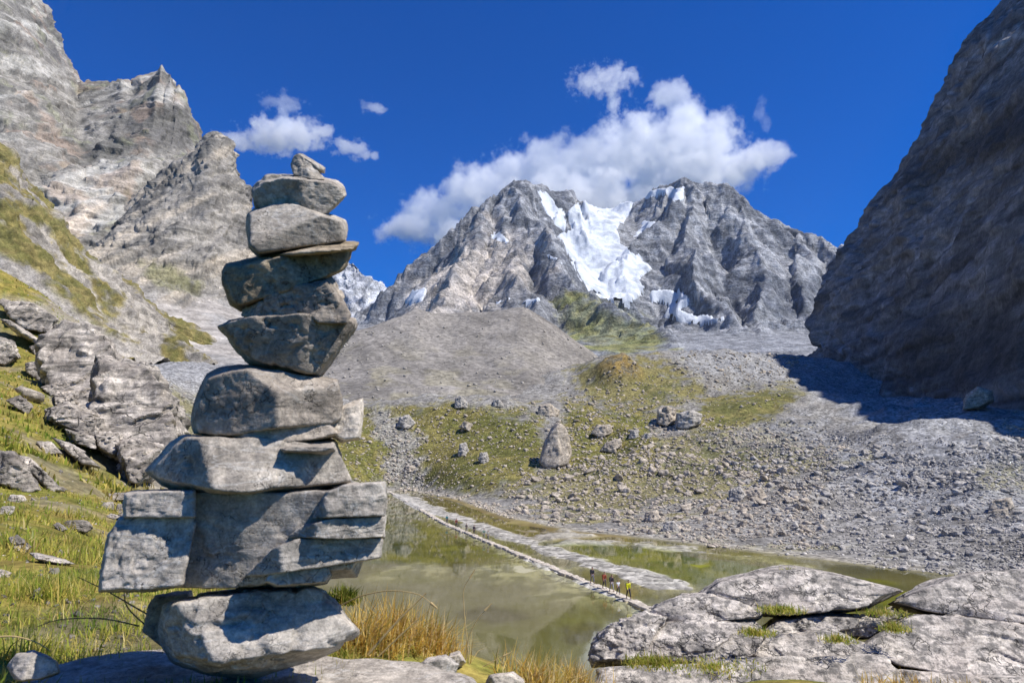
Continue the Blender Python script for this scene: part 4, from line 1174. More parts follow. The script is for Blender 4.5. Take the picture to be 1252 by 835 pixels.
while s < tot and k < 290:
    p, a, _ = caus_at(s)
    o = bpy.data.objects.new('paving_slab', slabs[k % 9]); COL.objects.link(o); o.parent = cw
    off = rnd.uniform(-.12, .12)
    o.location = (p[0] - math.sin(a) * off - cw.location.x, p[1] + math.cos(a) * off - cw.location.y, SLAB_Z + rnd.uniform(-.03, .03))
    o.rotation_euler = (rnd.uniform(-.04, .04), rnd.uniform(-.04, .04), a + rnd.uniform(-.12, .12) + (math.pi if rnd.random() < .5 else 0))
    sc = rnd.uniform(.9, 1.15); o.scale = (sc, sc * rnd.uniform(.9, 1.2), 1)
    s += 1.16 * sc + rnd.uniform(.05, .35); k += 1

# ================================================================== BOULDERS
def hull_mesh(seed, sub=False):
    r = random.Random(seed)
    bm = bmesh.new()
    for _ in range(15):
        v = Vector((r.gauss(0, 1), r.gauss(0, 1), r.gauss(0, 1))).normalized() * r.uniform(.85, 1.1)
        bm.verts.new((v.x * r.uniform(.9, 1.1), v.y, v.z))
    g = bmesh.ops.convex_hull(bm, input=bm.verts)
    bmesh.ops.delete(bm, geom=[v for v in bm.verts if not v.link_faces], context='VERTS')
    bmesh.ops.triangulate(bm, faces=bm.faces)
    V = np.array([v.co[:] for v in bm.verts]); bm.verts.index_update()
    F = np.array([[v.index for v in f.verts] for f in bm.faces])
    bm.free()
    return V, F
HULLS = [hull_mesh(500 + i) for i in range(14)]
def rough_mesh(seed):
    r = random.Random(seed)
    pl = []
    for _ in range(16):
        v = np.array([r.gauss(0, 1), r.gauss(0, 1), r.gauss(0, .8)]); v /= np.linalg.norm(v)
        pl.append((v, r.uniform(.72, 1.05)))
    return body((1, 1, 1), pl, 24, 9, .10, .6, seed)
ROUGH = [rough_mesh(600 + i) for i in range(12)]
M_BOULD = stone_mat('valley_boulder', (.22, .205, .185), (.40, .38, .345), (.60, .575, .53), .8, .12, (.38, .32, .24), .4, 0, .25)
M_BOULD_G = stone_mat('grey_valley_boulder', (.22, .227, .235), (.37, .382, .39), (.56, .573, .585), .8, .12, (.34, .30, .26), .3, 0, .2)
def ground_pt(px, py):
    return march(px, py, valley_z, 50, 900, 900)

# named boulders
special = [
    ([(659, 556), (664, 545), (672, 527), (682, 517), (689, 519), (697, 533), (698, 552), (694, 562), (678, 566), (664, 564)], 'tall pointed boulder standing on the green mound beyond the lake', .8),
    ([(556, 497), (557, 487), (563, 484), (572, 491), (572, 497)], 'whitish boulder on the crest of the green mound, in front of the scree', .9),
    ([(601, 496), (604, 489), (610, 488), (618, 497)], 'dark boulder on the mound crest right of the whitish one', .9),
    ([(656, 507), (660, 496), (672, 494), (684, 501), (682, 508)], 'yellowish flat-topped boulder on the crest above the tall pointed boulder', .9),
    ([(562, 521), (568, 515), (578, 518), (574, 526)], 'pale boulder in the upper grass of the mound', .9),
    ([(560, 556), (562, 543), (570, 541), (573, 550), (568, 556)], 'dark-sided boulder in the middle of the green mound', .9),
    ([(585, 562), (587, 554), (595, 553), (598, 562), (592, 566)], 'grey boulder to the right of the dark-sided boulder on the mound', .9),
    ([(733, 549), (742, 540), (758, 536), (760, 544), (750, 551)], 'pale slanted boulder on the grass right of the tall pointed boulder', .9),
    ([(722, 528), (730, 521), (746, 519), (749, 529), (735, 533)], 'broad yellowish boulder above the pale slanted boulder', .9),
    ([(768, 535), (772, 526), (781, 526), (780, 535)], 'dark rounded boulder in the gap of the boulder bank', .9),
    ([(784, 536), (788, 530), (797, 530), (797, 537)], 'grey boulder beside the dark rounded one in the bank', .9),
    ([(803, 515), (805, 500), (815, 497), (826, 500), (826, 512), (815, 518)], 'brownish rock block at the left end of the dark ledge', 1.),
    ([(826, 520), (828, 505), (845, 502), (858, 506), (856, 516), (840, 522)], 'dark grey rock block forming the right end of the ledge', 1.),
    ([(808, 650), (814, 638), (824, 637), (834, 650)], 'dark triangular boulder at the lake edge in front of the bank', .9),
    ([(788, 636), (790, 626), (802, 624), (808, 632), (800, 638)], 'pale rounded boulder near the dark triangular one at the lake edge', .9),
    ([(890, 610), (893, 599), (905, 595), (912, 604), (905, 611)], 'dark boulder beside a flat greenish slab in the boulder field', .9),
    ([(906, 612), (908, 600), (930, 596), (938, 606), (930, 612)], 'flat greenish slab in the boulder field beside a dark boulder', .9),
    ([(972, 596), (975, 589), (984, 588), (985, 595)], 'whitish block standing out in the right part of the boulder field', .9),
    ([(1131, 695), (1136, 687), (1150, 687), (1157, 696)], 'dark boulder at the shore just behind the outcrop', .9),
    ([(1208, 624), (1212, 612), (1236, 608), (1240, 618), (1230, 624)], 'large pale flat boulder on the right of the boulder field', .9),
    ([(1212, 632), (1214, 624), (1232, 622), (1234, 631)], 'second pale flat boulder just below the large pale flat one', .9),
    ([(1148, 626), (1152, 618), (1166, 616), (1168, 624)], 'dark flat boulder left of the two pale flat boulders', .9),
    ([(1178, 652), (1182, 642), (1192, 640), (1196, 650)], 'dark grey boulder below the two pale flat boulders', .9),
    ([(493, 576), (496, 569), (508, 570), (507, 576)], 'bluish flat boulder in the stony gully left on the mound', .9),
    ([(485, 520), (490, 510), (500, 508), (508, 516), (500, 523)], 'grey broken rock at the top of the stony gully', .9),
    ([(1178, 497), (1180, 484), (1196, 474), (1212, 478), (1215, 488), (1196, 496)], 'pale block lying in the shade at the foot of the dark cliff', 1.),
    ([(1085, 484), (1088, 477), (1096, 475), (1099, 483)], 'small pale boulder in the shade under the dark cliff', 1.),
]
for i, (poly, lab, _) in enumerate(special):
    q = np.array(poly, float)
    c = ground_pt(q[:, 0].mean(), q[:, 1].max() - 1)
    if 'dark cliff' in lab:
        c = ground_pt(q[:, 0].mean(), q[:, 1].max()); c = at(q[:, 0].mean(), q[:, 1].max(), c[1] - 4)
    w = (q[:, 0].max() - q[:, 0].min()) / FPX * c[1]
    h_ = (q[:, 1].max() - q[:, 1].min()) / FPX * c[1]
    ty_ = q[:, 1].min(); q2 = [(a, ty_ + (b - ty_) * 1.18) for a, b in poly]
    dk = 'dark' in lab.split('boulder')[0]
    mt = DARKST if lab.startswith('dark') or 'dark grey rock' in lab else (M_BOULD_G if 'grey' in lab or 'whitish' in lab else M_BOULD)
    o = stone('boulder', [outline_body(q2, c[1], min(w, h_ * 1.6), 700 + i, [((-.3, -.9, .25), .9), ((.5, -1, .3), .9)], k=50, n=26, amp=.05, nscale=.45, chip=(.02 if i == 0 else .06) * h_, plates=(.008 if i == 0 else .03) * h_)], M_BOULD if mt is DARKST else mt)
    if mt is DARKST:
        o.data.materials[0] = M_BOULD_G
    tag(o, lab, 'boulder', 'boulders beyond the lake')

# the boulder field: sampled over the ground where the stones lie
def field(poly, n, smin, smax, power=2.3, bias=0.):
    sdv = poly_sd(VPX, VPY, poly) + a2 * 16 + bias
    dpx = np.abs(np.gradient(VPX, axis=1) * np.gradient(VPY, axis=0))
    w = np.where((sdv > 0) & (VSD < 0.5), dpx, 0).ravel()
    if w.sum() <= 0: return np.zeros((0, 4))
    idx = rng.choice(len(w), n, p=w / w.sum())
    jx = rng.uniform(-.5, .5, n); jr = rng.uniform(-.5, .5, n)
    ii, jj = idx // NA, idx % NA
    R_ = VR.ravel()[idx] * (1 + jr * .009); A_ = VA.ravel()[idx] + jx * (math.radians(94) / NA)
    x, y = R_ * np.sin(A_), R_ * np.cos(A_)
    u = rng.uniform(0, 1, n)
    e = 1 - power
    spx = (smin ** e + u * (smax ** e - smin ** e)) ** (1 / e)      # apparent size in pixels
    size = spx / FPX * y * .5
    size = np.clip(size, .16, 3.0)
    return np.stack([x, y, size, spx], -1)
fields = [
    (field([(610, 600), (700, 570), (780, 545), (900, 560), (1000, 590), (1010, 660), (900, 668), (760, 650), (640, 632)], 5600, 1.9, 12, 2.6), 0),
    (field([(880, 560), (1000, 550), (1150, 560), (1300, 520), (1300, 720), (1100, 695), (960, 672), (940, 620)], 8500, 1.8, 12, 2.7), 1),
    (field([(700, 490), (820, 500), (900, 520), (1040, 545), (1000, 590), (860, 560), (700, 580), (640, 590)], 3600, 1.8, 9, 2.6), 0),
    (field([(400, 500), (680, 498), (690, 580), (620, 600), (470, 600), (400, 580)], 2400, 1.4, 8, 2.8), 0),
    (field([(455, 500), (490, 520), (515, 545), (512, 575), (560, 612), (480, 604), (472, 560)], 480, 2.0, 8, 2.5), 1),
    (field([(470, 590), (560, 606), (640, 628), (620, 640), (540, 612), (470, 600)], 380, 2, 8, 2.6), 0),
    (field([(640, 500), (720, 470), (760, 440), (840, 430), (980, 430), (960, 500), (820, 495)], 1500, 1.8, 8, 2.7), 0),
    (field([(860, 540), (960, 512), (1060, 538), (1010, 552), (900, 552)], 700, 1.8, 7, 2.7), 1),
    (field([(820, 430), (930, 425), (1000, 440), (960, 480), (880, 470)], 700, 1.6, 6, 2.7), 1),
    (field([(100, 430), (230, 480), (330, 560), (420, 560), (330, 640), (150, 560)], 500, 1.8, 7, 2.7), 0),
    (field([(960, 430), (1150, 540), (1300, 510), (1300, 480), (1060, 450)], 500, 1.6, 6, 2.7), 1),
    (field([(1010, 540), (1060, 530), (1150, 550), (1260, 505), (1300, 500), (1300, 600), (1120, 600)], 3200, 1.6, 7, 2.8), 1),
]
allr = np.concatenate([np.concatenate([f, np.full((len(f), 1), m)], 1) for f, m in fields])
allr = allr[np.argsort(-allr[:, 3])]
zz_ = valley_z(allr[:, 0], allr[:, 1])
NBIG = 270
big_me = {}
for k in range(12):
    for m_, mt in ((0, M_BOULD), (1, M_BOULD_G)):
        P, F = ROUGH[k]
        me = mesh_np('boulder', P, F); me.materials.append(mt); big_me[(k, m_)] = me
LANDMARKS = [(680, 545, 'the tall pointed boulder'), (736, 525, 'the broad yellowish boulder on the mound'), (746, 545, 'the pale slanted boulder on the grass'), (814, 508, 'the brownish block of the ledge'), (842, 512, 'the dark grey block of the ledge'),
    (821, 645, 'the dark triangular boulder at the lake edge'), (798, 630, 'the pale rounded boulder at the lake edge'), (900, 604, 'the dark boulder by the greenish slab'), (925, 604, 'the flat greenish slab'), (978, 592, 'the whitish block in the boulder field'),
    (1143, 692, 'the dark shore boulder behind the outcrop'), (1224, 618, 'the large pale flat boulder'), (1157, 622, 'the dark flat boulder'), (1187, 647, 'the dark grey boulder under the pale flat pair'), (500, 573, 'the bluish boulder in the stony gully'), (496, 516, 'the broken rock atop the stony gully'), (565, 550, 'the dark-sided boulder on the mound'), (592, 560, 'the small grey boulder on the mound'), (1196, 486, 'the pale block under the dark cliff')]
RANK = ['nearest', 'second', 'third', 'fourth', 'fifth', 'sixth', 'seventh', 'eighth', 'ninth', 'tenth', 'eleventh', 'twelfth', 'thirteenth', 'fourteenth', 'fifteenth', 'sixteenth', 'seventeenth', 'eighteenth', 'nineteenth', 'twentieth', 'twenty-first', 'twenty-second']
bpx, bpy_ = project(stack3(allr[:NBIG, 0], allr[:NBIG, 1], zz_[:NBIG]))
blab = [None] * NBIG
cell = {}
for i in range(NBIG):
    d = [math.hypot(bpx[i] - l[0], (bpy_[i] - l[1]) * 1.6) for l in LANDMARKS]
    k = int(np.argmin(d)); dx, dy = bpx[i] - LANDMARKS[k][0], (bpy_[i] - LANDMARKS[k][1]) * 1.6
    side = ('right of' if dx > 0 else 'left of') if abs(dx) > abs(dy) else ('below' if dy > 0 else 'above')
    cell.setdefault((k, side), []).append((d[k], i))
for (k, side), L in cell.items():
    L.sort()
    for r, (dd_, i) in enumerate(L):
        kind_ = ('tan', 'grey')[int(allr[i, 4])]
        if r == 0:
            blab[i] = '%s loose boulder nearest %s %s' % (kind_, side, LANDMARKS[k][2])
        elif r < len(RANK):
            blab[i] = '%s loose boulder, %s %s %s' % (kind_, RANK[r], side, LANDMARKS[k][2])
        else:
            blab[i] = 'loose boulder in the outer crowd %s %s' % (side, LANDMARKS[k][2])
for i in range(NBIG):
    x, y, s_, spx, m_ = allr[i]
    o = bpy.data.objects.new('boulder', big_me[(rnd.randrange(12), int(m_))]); COL.objects.link(o)
    fl = rnd.uniform(.5, .85)
    o.location = (x, y, zz_[i] + s_ * fl * .12)
    o.scale = (s_ * rnd.uniform(.8, 1.15), s_ * rnd.uniform(.75, 1.1), s_ * fl)
    o.rotation_euler = (rnd.uniform(-.4, .4), rnd.uniform(-.4, .4), rnd.uniform(0, 6.28))
    tag(o, blab[i], 'boulder', 'loose boulders ' + blab[i].split(' the ', 1)[1] if 'outer crowd' in blab[i] else 'loose boulders beyond the lake')
def scatter_rocks(name, rows, zs, mat, aspect=(.45, .8), lab=None):
    Vs, Fs, off = [], [], 0
    for (x, y, s_), z in zip(rows, zs):
        V, F = HULLS[rnd.randrange(len(HULLS))]
        fl = rnd.uniform(*aspect)
        E = Euler((rnd.uniform(-.5, .5), rnd.uniform(-.5, .5), rnd.uniform(0, 6.28))).to_matrix()
        S = np.array([s_ * rnd.uniform(.8, 1.2), s_ * rnd.uniform(.7, 1.1), s_ * fl])
        Vs.append((V * S) @ np.array(E).T + (x, y, z + s_ * fl * .1)); Fs.append(F + off); off += len(V)
    o = link(name, mesh_np(name, np.concatenate(Vs), np.concatenate(Fs), None, False), mat)
    return tag(o, kind='stuff')
rest = allr[NBIG:]; zr = zz_[NBIG:]
for m_, mt in ((0, M_BOULD), (1, M_BOULD_G)):
    k = rest[:, 4] == m_
    scatter_rocks('rubble', rest[k][:, :3], zr[k], mt)
# stones lying on the moraine flank
mp = MV[30:150].reshape(-1, 3); mx_, my_ = project(mp)
w_ = ((mx_ > 380) & (mx_ < 745) & (my_ > 378) & (my_ < 505)).astype(float)
pk = rng.choice(len(mp), 1500, p=w_ / w_.sum())
mr_ = mp[pk] + rng.normal(0, 1.2, (1500, 3)) * (1, 1, 0)
scatter_rocks('rubble', np.column_stack([mr_[:, 0], mr_[:, 1], np.clip(rng.pareto(2.4, 1500) * .35 + .25, .25, 1.5)]), mr_[:, 2], M_BOULD_G)
# pebbles along the sand bars, small stones in the turf near the camera
nr = []
for _ in range(900):
    px_, py_ = rnd.uniform(-20, 250), rnd.uniform(380, 800)
    nr.append((px_, py_))
sel = rng.integers(0, HG.shape[0] * HG.shape[1], 9000)
rows = []
for i in sel:
    px_, py_ = HPX.ravel()[i], HPY.ravel()[i]
    if -40 < px_ < 260 and 350 < py_ < 800:
        y = HY.ravel()[i]
        rows.append((HX.ravel()[i], y, max(.015, min(.6, (1.6 + rnd.paretovariate(1.8)) / FPX * y * .5))))
if rows:
    rows = np.array(rows)
    scatter_rocks('rubble', rows, near_z(rows[:, 0], rows[:, 1]), HROCK)

# ================================================================== GRASS
BLADE = blade_mat('grass_blade')
GREENS = 1.45 * np.array([(.14, .19, .025), (.21, .24, .035), (.29, .28, .05), (.37, .32, .07), (.44, .34, .09), (.52, .42, .18)])
GOLDS = np.array([(.62, .42, .09), (.70, .50, .15), (.55, .32, .06), (.74, .60, .30), (.36, .32, .07), (.62, .44, .2)])
def blades(name, base, length, width, pal, wts, lean=.5, label=None, cat=None, group=None, kind='stuff', bend_dir=None):
    n = len(base)
    base = np.asarray(base, float)
    th = rng.uniform(0, 2 * math.pi, n)
    ln = length * rng.uniform(.5, 1.25, n); wd = width * rng.uniform(.6, 1.3, n)
    ci = rng.choice(len(pal), n, p=np.array(wts) / np.sum(wts))
    c = pal[ci] * rng.uniform(.75, 1.2, (n, 1))
    if name == 'grass':
        pn = fbm(stack3(base[:, 0] / .7, base[:, 1] / .7, base[:, 1] * 0), 4) + .5 * fbm(stack3(base[:, 0] / 4., base[:, 1] / 4., base[:, 1] * 0 + 3), 3)
        c = mix(c, c * 0 + np.array([(.50, .36, .12)]) * rng.uniform(.6, 1.2, (n, 1)), (sstep(.15, .6, pn) * .8)[:, None])
        c = mix(c, c * np.array([(.55, .75, .7)]), sstep(.1, .5, -pn)[:, None])
        ln = ln * (1 + .5 * np.clip(pn, -1, 1))
        
    lean_ = np.abs(rng.normal(0, lean, n))
    dx, dy = np.cos(th) * lean_, np.sin(th) * lean_
    if bend_dir is not None:
        dx = dx + bend_dir[0]; dy = dy + bend_dir[1]
    sx, sy = -np.sin(th + rng.uniform(-.8, .8, n)), np.cos(th)
    side = np.stack([sx, sy, np.zeros(n)], -1) * wd[:, None] * .5
    up = np.stack([dx * .95, dy * .95, np.ones(n)], -1); up /= np.linalg.norm(up, axis=1)[:, None]
    tip = np.stack([dx * 1.5, dy * 1.5, np.clip(.85 - lean_ * .55, -.5, 1)], -1); tip /= np.linalg.norm(tip, axis=1)[:, None]
    mid = base + up * ln[:, None] * .55
    end = mid + tip * ln[:, None] * .5
    V = np.stack([base - side, base + side, mid + side * .75, mid - side * .75, end], 1).reshape(-1, 3)
    o = np.arange(n)[:, None] * 5
    Q = o + np.array([[0, 1, 2, 3]]); T = o + np.array([[3, 2, 4]])
    C = np.repeat(c, 5, 0)
    ob = link(name, mesh_np(name, V, [Q, T], {'Col': C}), BLADE)
    return tag(ob, label, cat, group, kind)
# hillside turf: density by apparent size
def hill_samples(n, r0, r1, poly=None, clump=.0, azr=None):
    r = np.exp(rng.uniform(math.log(r0), math.log(r1), n)); a_ = rng.uniform(*(azr or (math.radians(-46), math.radians(-12))), n)
    x, y = r * np.sin(a_), r * np.cos(a_)
    k = fbm(stack3(x / .8, y / .8, r * 0), 3) + rng.normal(0, .25, n) > clump
    x, y = x[k], y[k]
    z = near_z(x, y)
    P = stack3(x, y, z); px, py = project(P)
    ok = np.ones(len(x), bool)
    if poly is not None:
        ok = poly_sd(px, py, poly) > -20 + rng.normal(0, 10, len(x))
    return P[ok]
outc = [(60, 400), (130, 420), (235, 520), (235, 610), (150, 590), (60, 490)]
def not_rock(P, keepfrac=.12):
    px, py = project(P)
    inside = poly_sd(px, py, outc) > rng.normal(0, 8, len(P))
    return P[~inside | (rng.uniform(0, 1, len(P)) < keepfrac)]
P = hill_samples(34000, 1.9, 5, None, -.05)
blades('grass', P - (0, 0, .01), .065, .0045, GREENS, [3, 4, 5, 4, 3, 1.5], .95)
P = not_rock(hill_samples(42000, 5, 16, None, .0))
P = P[fbm(stack3(P[:, 0] / 2.2, P[:, 1] / 2.2, P[:, 0] * 0 + 6.), 5) < rng.uniform(.1, .45, len(P))]
blades('grass', P - (0, 0, .02), .11, .012, GREENS, [2, 4, 5, 4, 2, .6], .8)
P = not_rock(hill_samples(38000, 16, 75, None, .0))
P = P[fbm(stack3(P[:, 0] / 2.2, P[:, 1] / 2.2, P[:, 0] * 0 + 6.), 5) < rng.uniform(.1, .45, len(P))]
blades('grass', P - (0, 0, .03), .20, .06, GREENS, [2, 5, 5, 3, 1, .3], .5)

# tufts: each a thing
def tuft(px, py, Y, n, spread, length, width, pal, wts, label, group, lean=.45, z=None, bend=None, zf=None):
    c = at(px, py, Y)
    ang = rng.uniform(0, 6.28, n); r = spread * np.minimum(np.abs(rng.normal(0, .55, n)), .95)
    x, y = c[0] + np.cos(ang) * r, c[1] + np.sin(ang) * r * .7
    zz = np.full(n, c[2]) if zf is None else zf(x, y)
    return blades('grass_tuft', stack3(x, y, zz - .01), length, width, pal, wts, lean, label, 'grass tuft', group, 'thing', bend)
GW = [4, 4, 3, 2.5, 2, 2]
for i, (px, py, Y, n, sp_, ln, lab) in enumerate([
    (440, 790, 2.35, 520, .16, .15, 'golden grass tuft growing right against the bottom stone of the cairn'),
    (485, 795, 2.5, 620, .17, .16, 'thick golden grass tuft right of the cairn, in the middle of its row'),
    (530, 805, 2.6, 420, .14, .14, 'golden grass tuft at the right end of the row beside the flat slab'),
    (655, 845, 2.6, 420, .16, .12, 'golden grass tuft by the lower edge between lake and outcrop'),
    (700, 848, 3.0, 420, .18, .14, 'golden grass tuft against the left foot of the outcrop')]):
    tuft(px, py, Y, n, sp_, ln, .0042, GOLDS, GW, lab, 'golden grass tufts', .75, zf=near_z, bend=(.12, 0))
tuft(420, 735, 2.7, 420, .07, .07, .006, GREENS * .6, [4, 4, 2, 1, .5, .2], 'dark mossy cushion behind the right side of the bottom stone', None, .8)
for i, (px, py, Y, n, sp_, ln, lab) in enumerate([
    (900, 850, 3.9, 120, .12, .07, 'reddish dry grass tuft under the middle of the outcrop'),
    (1100, 846, 3.9, 260, .20, .11, 'tall dry grass tuft under the outcrop by the lower edge'),
    (1180, 848, 3.9, 140, .16, .07, 'short dry grass tuft at the lower right of the outcrop'),
    (990, 852, 3.9, 140, .16, .06, 'low golden grass tuft under the outcrop between two taller tufts')]):
    tuft(px, py, Y, n, sp_, ln, .006, GOLDS, GW, lab, 'dry grass tufts under the outcrop', .9)
for i, (px, py, Y, n, sx, ln, pal, lab) in enumerate([
    (800, 806, 4.75, 420, .22, .10, GREENS * .8, 'bright green plant cushion at the left of the long crack'),
    (870, 810, 4.75, 420, .35, .06, GREENS, 'short yellow-green grass strip filling the long crack'),
    (955, 742, 5.75, 380, .20, .10, GREENS, 'yellowish grass tuft in the middle crack of the outcrop'),
    (925, 770, 5.3, 260, .14, .10, GREENS, 'grass tuft at the lower end of the middle crack'),
    (965, 697, 6.5, 90, .08, .12, GREENS, 'small green tuft on the top edge of the outcrop'),
    (1080, 745, 5.9, 300, .22, .08, GREENS * .9, 'mossy tuft in the right crack below the rear slabs'),
    (1093, 765, 5.5, 260, .13, .12, GREENS, 'grass tuft in the hollow left of the right block'),
    (1025, 778, 5.3, 220, .15, .09, GREENS, 'brownish grass tuft beside the small rounded block')]):
    tuft(px, py + 4, Y - .12, int(n * 1.6), sx, ln * .62, .006, pal, [3, 4, 4, 3, 2, 1], lab, 'grass tufts in the cracks of the outcrop', 1.2)
# shaded long grass left of the cairn
for i, (px, py, Y, n, sp_, ln, lab) in enumerate([
    (165, 780, 2.05, 420, .12, .12, 'dark green grass tuft in the shade against the left of the bottom stone'),
    (105, 785, 2.0, 380, .14, 0.10, 'green grass tuft in the shadow at the left end of the flat slab'),
    (50, 770, 2.2, 420, .18, 0.11, 'yellow-green grass tuft behind the small bluish stone'),
    (60, 720, 3.0, 420, .25, 0.12, 'tall yellow grass tuft under the left end of the widest block')]):
    tuft(px, py, Y, n, sp_, ln, .0045, GREENS, [4, 5, 4, 3, 2, 1.5], lab, 'long grass tufts left of the cairn', 1.0, zf=near_z)
# single dry stalks
STALK = flat_mat('dry_stalk', (.46, .33, .15), .8, .2, 40)
def tube(pts, rad, taper=.5, sides=6):
    pts = np.array(pts, float)
    n = len(pts); V = []
    for i in range(n):
        t = pts[min(i + 1, n - 1)] - pts[max(i - 1, 0)]; t /= np.linalg.norm(t)
        u = np.cross(t, (0, 1, .1)); u /= np.linalg.norm(u); v = np.cross(t, u)
        r = rad * (1 - (1 - taper) * i / (n - 1))
        for k in range(sides):
            a = 2 * math.pi * k / sides
            V.append(pts[i] + (u * math.cos(a) + v * math.sin(a)) * r)
    F = [[i * sides + k, i * sides + (k + 1) % sides, (i + 1) * sides + (k + 1) % sides, (i + 1) * sides + k] for i in range(n - 1) for k in range(sides)]
    return np.array(V), np.array(F)
def smooth_line(pts, n=14):
    pts = np.array(pts, float); t = np.linspace(0, len(pts) - 1, n)
    out = []
    for x in t:
        i = min(int(x), len(pts) - 2); f = x - i
        p0, p1, p2, p3 = pts[max(i - 1, 0)], pts[i], pts[i + 1], pts[min(i + 2, len(pts) - 1)]
        out.append(.5 * ((2 * p1) + (-p0 + p2) * f + (2 * p0 - 5 * p1 + 4 * p2 - p3) * f * f + (-p0 + 3 * p1 - 3 * p2 + p3) * f ** 3))
    return np.array(out)
for pts, rad, lab, hd in [
    ([(413, 742, 2.3), (440, 729, 2.25), (475, 722, 2.2), (510, 726, 2.15), (528, 738, 2.1)], .0022, 'arching dry stalk reaching from the cairn over the water', 1),
    ([(450, 800, 2.2), (478, 768, 2.2), (500, 745, 2.2), (521, 725, 2.2)], .0042, 'thick straight brown stalk leaning right over the golden grass', 0),
    ([(462, 803, 2.25), (490, 776, 2.25), (512, 756, 2.25)], .003, 'thinner brown stalk below the thick leaning one', 0),
    ([(570, 806, 2.4), (573, 780, 2.4), (583, 758, 2.4), (594, 745, 2.4)], .002, 'slim dry stalk with a bent tip in front of the dark spot in the lake', 1),
    ([(569, 764, 2.4), (567, 740, 2.4), (567, 720, 2.4), (575, 705, 2.4)], .0018, 'hooked dry stalk standing highest against the water', 1),
    ([(590, 815, 2.5), (605, 807, 2.5), (617, 801, 2.5)], .0016, 'short dry stalk lying low over the water, right of the slim one', 1)]:
    w3 = [at(*p) for p in pts]
    if lab.startswith('hooked'):
        w3 = [at(574, 812, 2.4)] + w3
    L = smooth_line(w3)
    V, F = tube(L, rad, .5)
    e = empty('grass_stalk', tuple(L[0])); tag(e, lab, 'grass stalk', 'dry stalks beside the cairn')
    link('stem', mesh_np('stem', V - L[0], F), STALK, e)
    if hd:
        d = L[-1] - L[-3]; d /= np.linalg.norm(d)
        V, F = tube([L[-1] - d * .004, L[-1] + d * .008, L[-1] + d * .018, L[-1] + d * .03], rad * 2.2, .3)
        link('seed_head', mesh_np('seed_head', V - L[0], F), STALK, e)
DARKSTALK = flat_mat('brown_stalk', (.13, .10, .05), .8, .2, 40)
for pts, rad, lab in [
    ([(205, 765, 1.95), (165, 742, 1.95), (130, 722, 1.95), (95, 705, 1.95)], .0028, 'dark stalk leaning left from under the widest block'),
    ([(185, 770, 1.95), (158, 745, 1.95), (152, 728, 1.95), (153, 716, 1.95)], .0024, 'dark upright stalk under the left end of the widest block'),
    ([(170, 765, 1.9), (125, 756, 1.9), (75, 757, 1.9), (45, 766, 1.9)], .0022, 'long dark stalk bowed flat over the shaded grass'),
    ([(0, 778, 1.7), (20, 778, 1.7), (45, 785, 1.7), (62, 796, 1.7)], .0022, 'pale stalk lying across the turf at the picture edge')]:
    L = smooth_line([at(*p) for p in pts])
    V, F = tube(L, rad, .4)
    o = link('grass_stalk', mesh_np('grass_stalk', V - L[0], F), STALK if lab.startswith('pale') else DARKSTALK)
    o.location = L[0]; tag(o, lab, 'grass stalk', 'stalks left of the cairn')

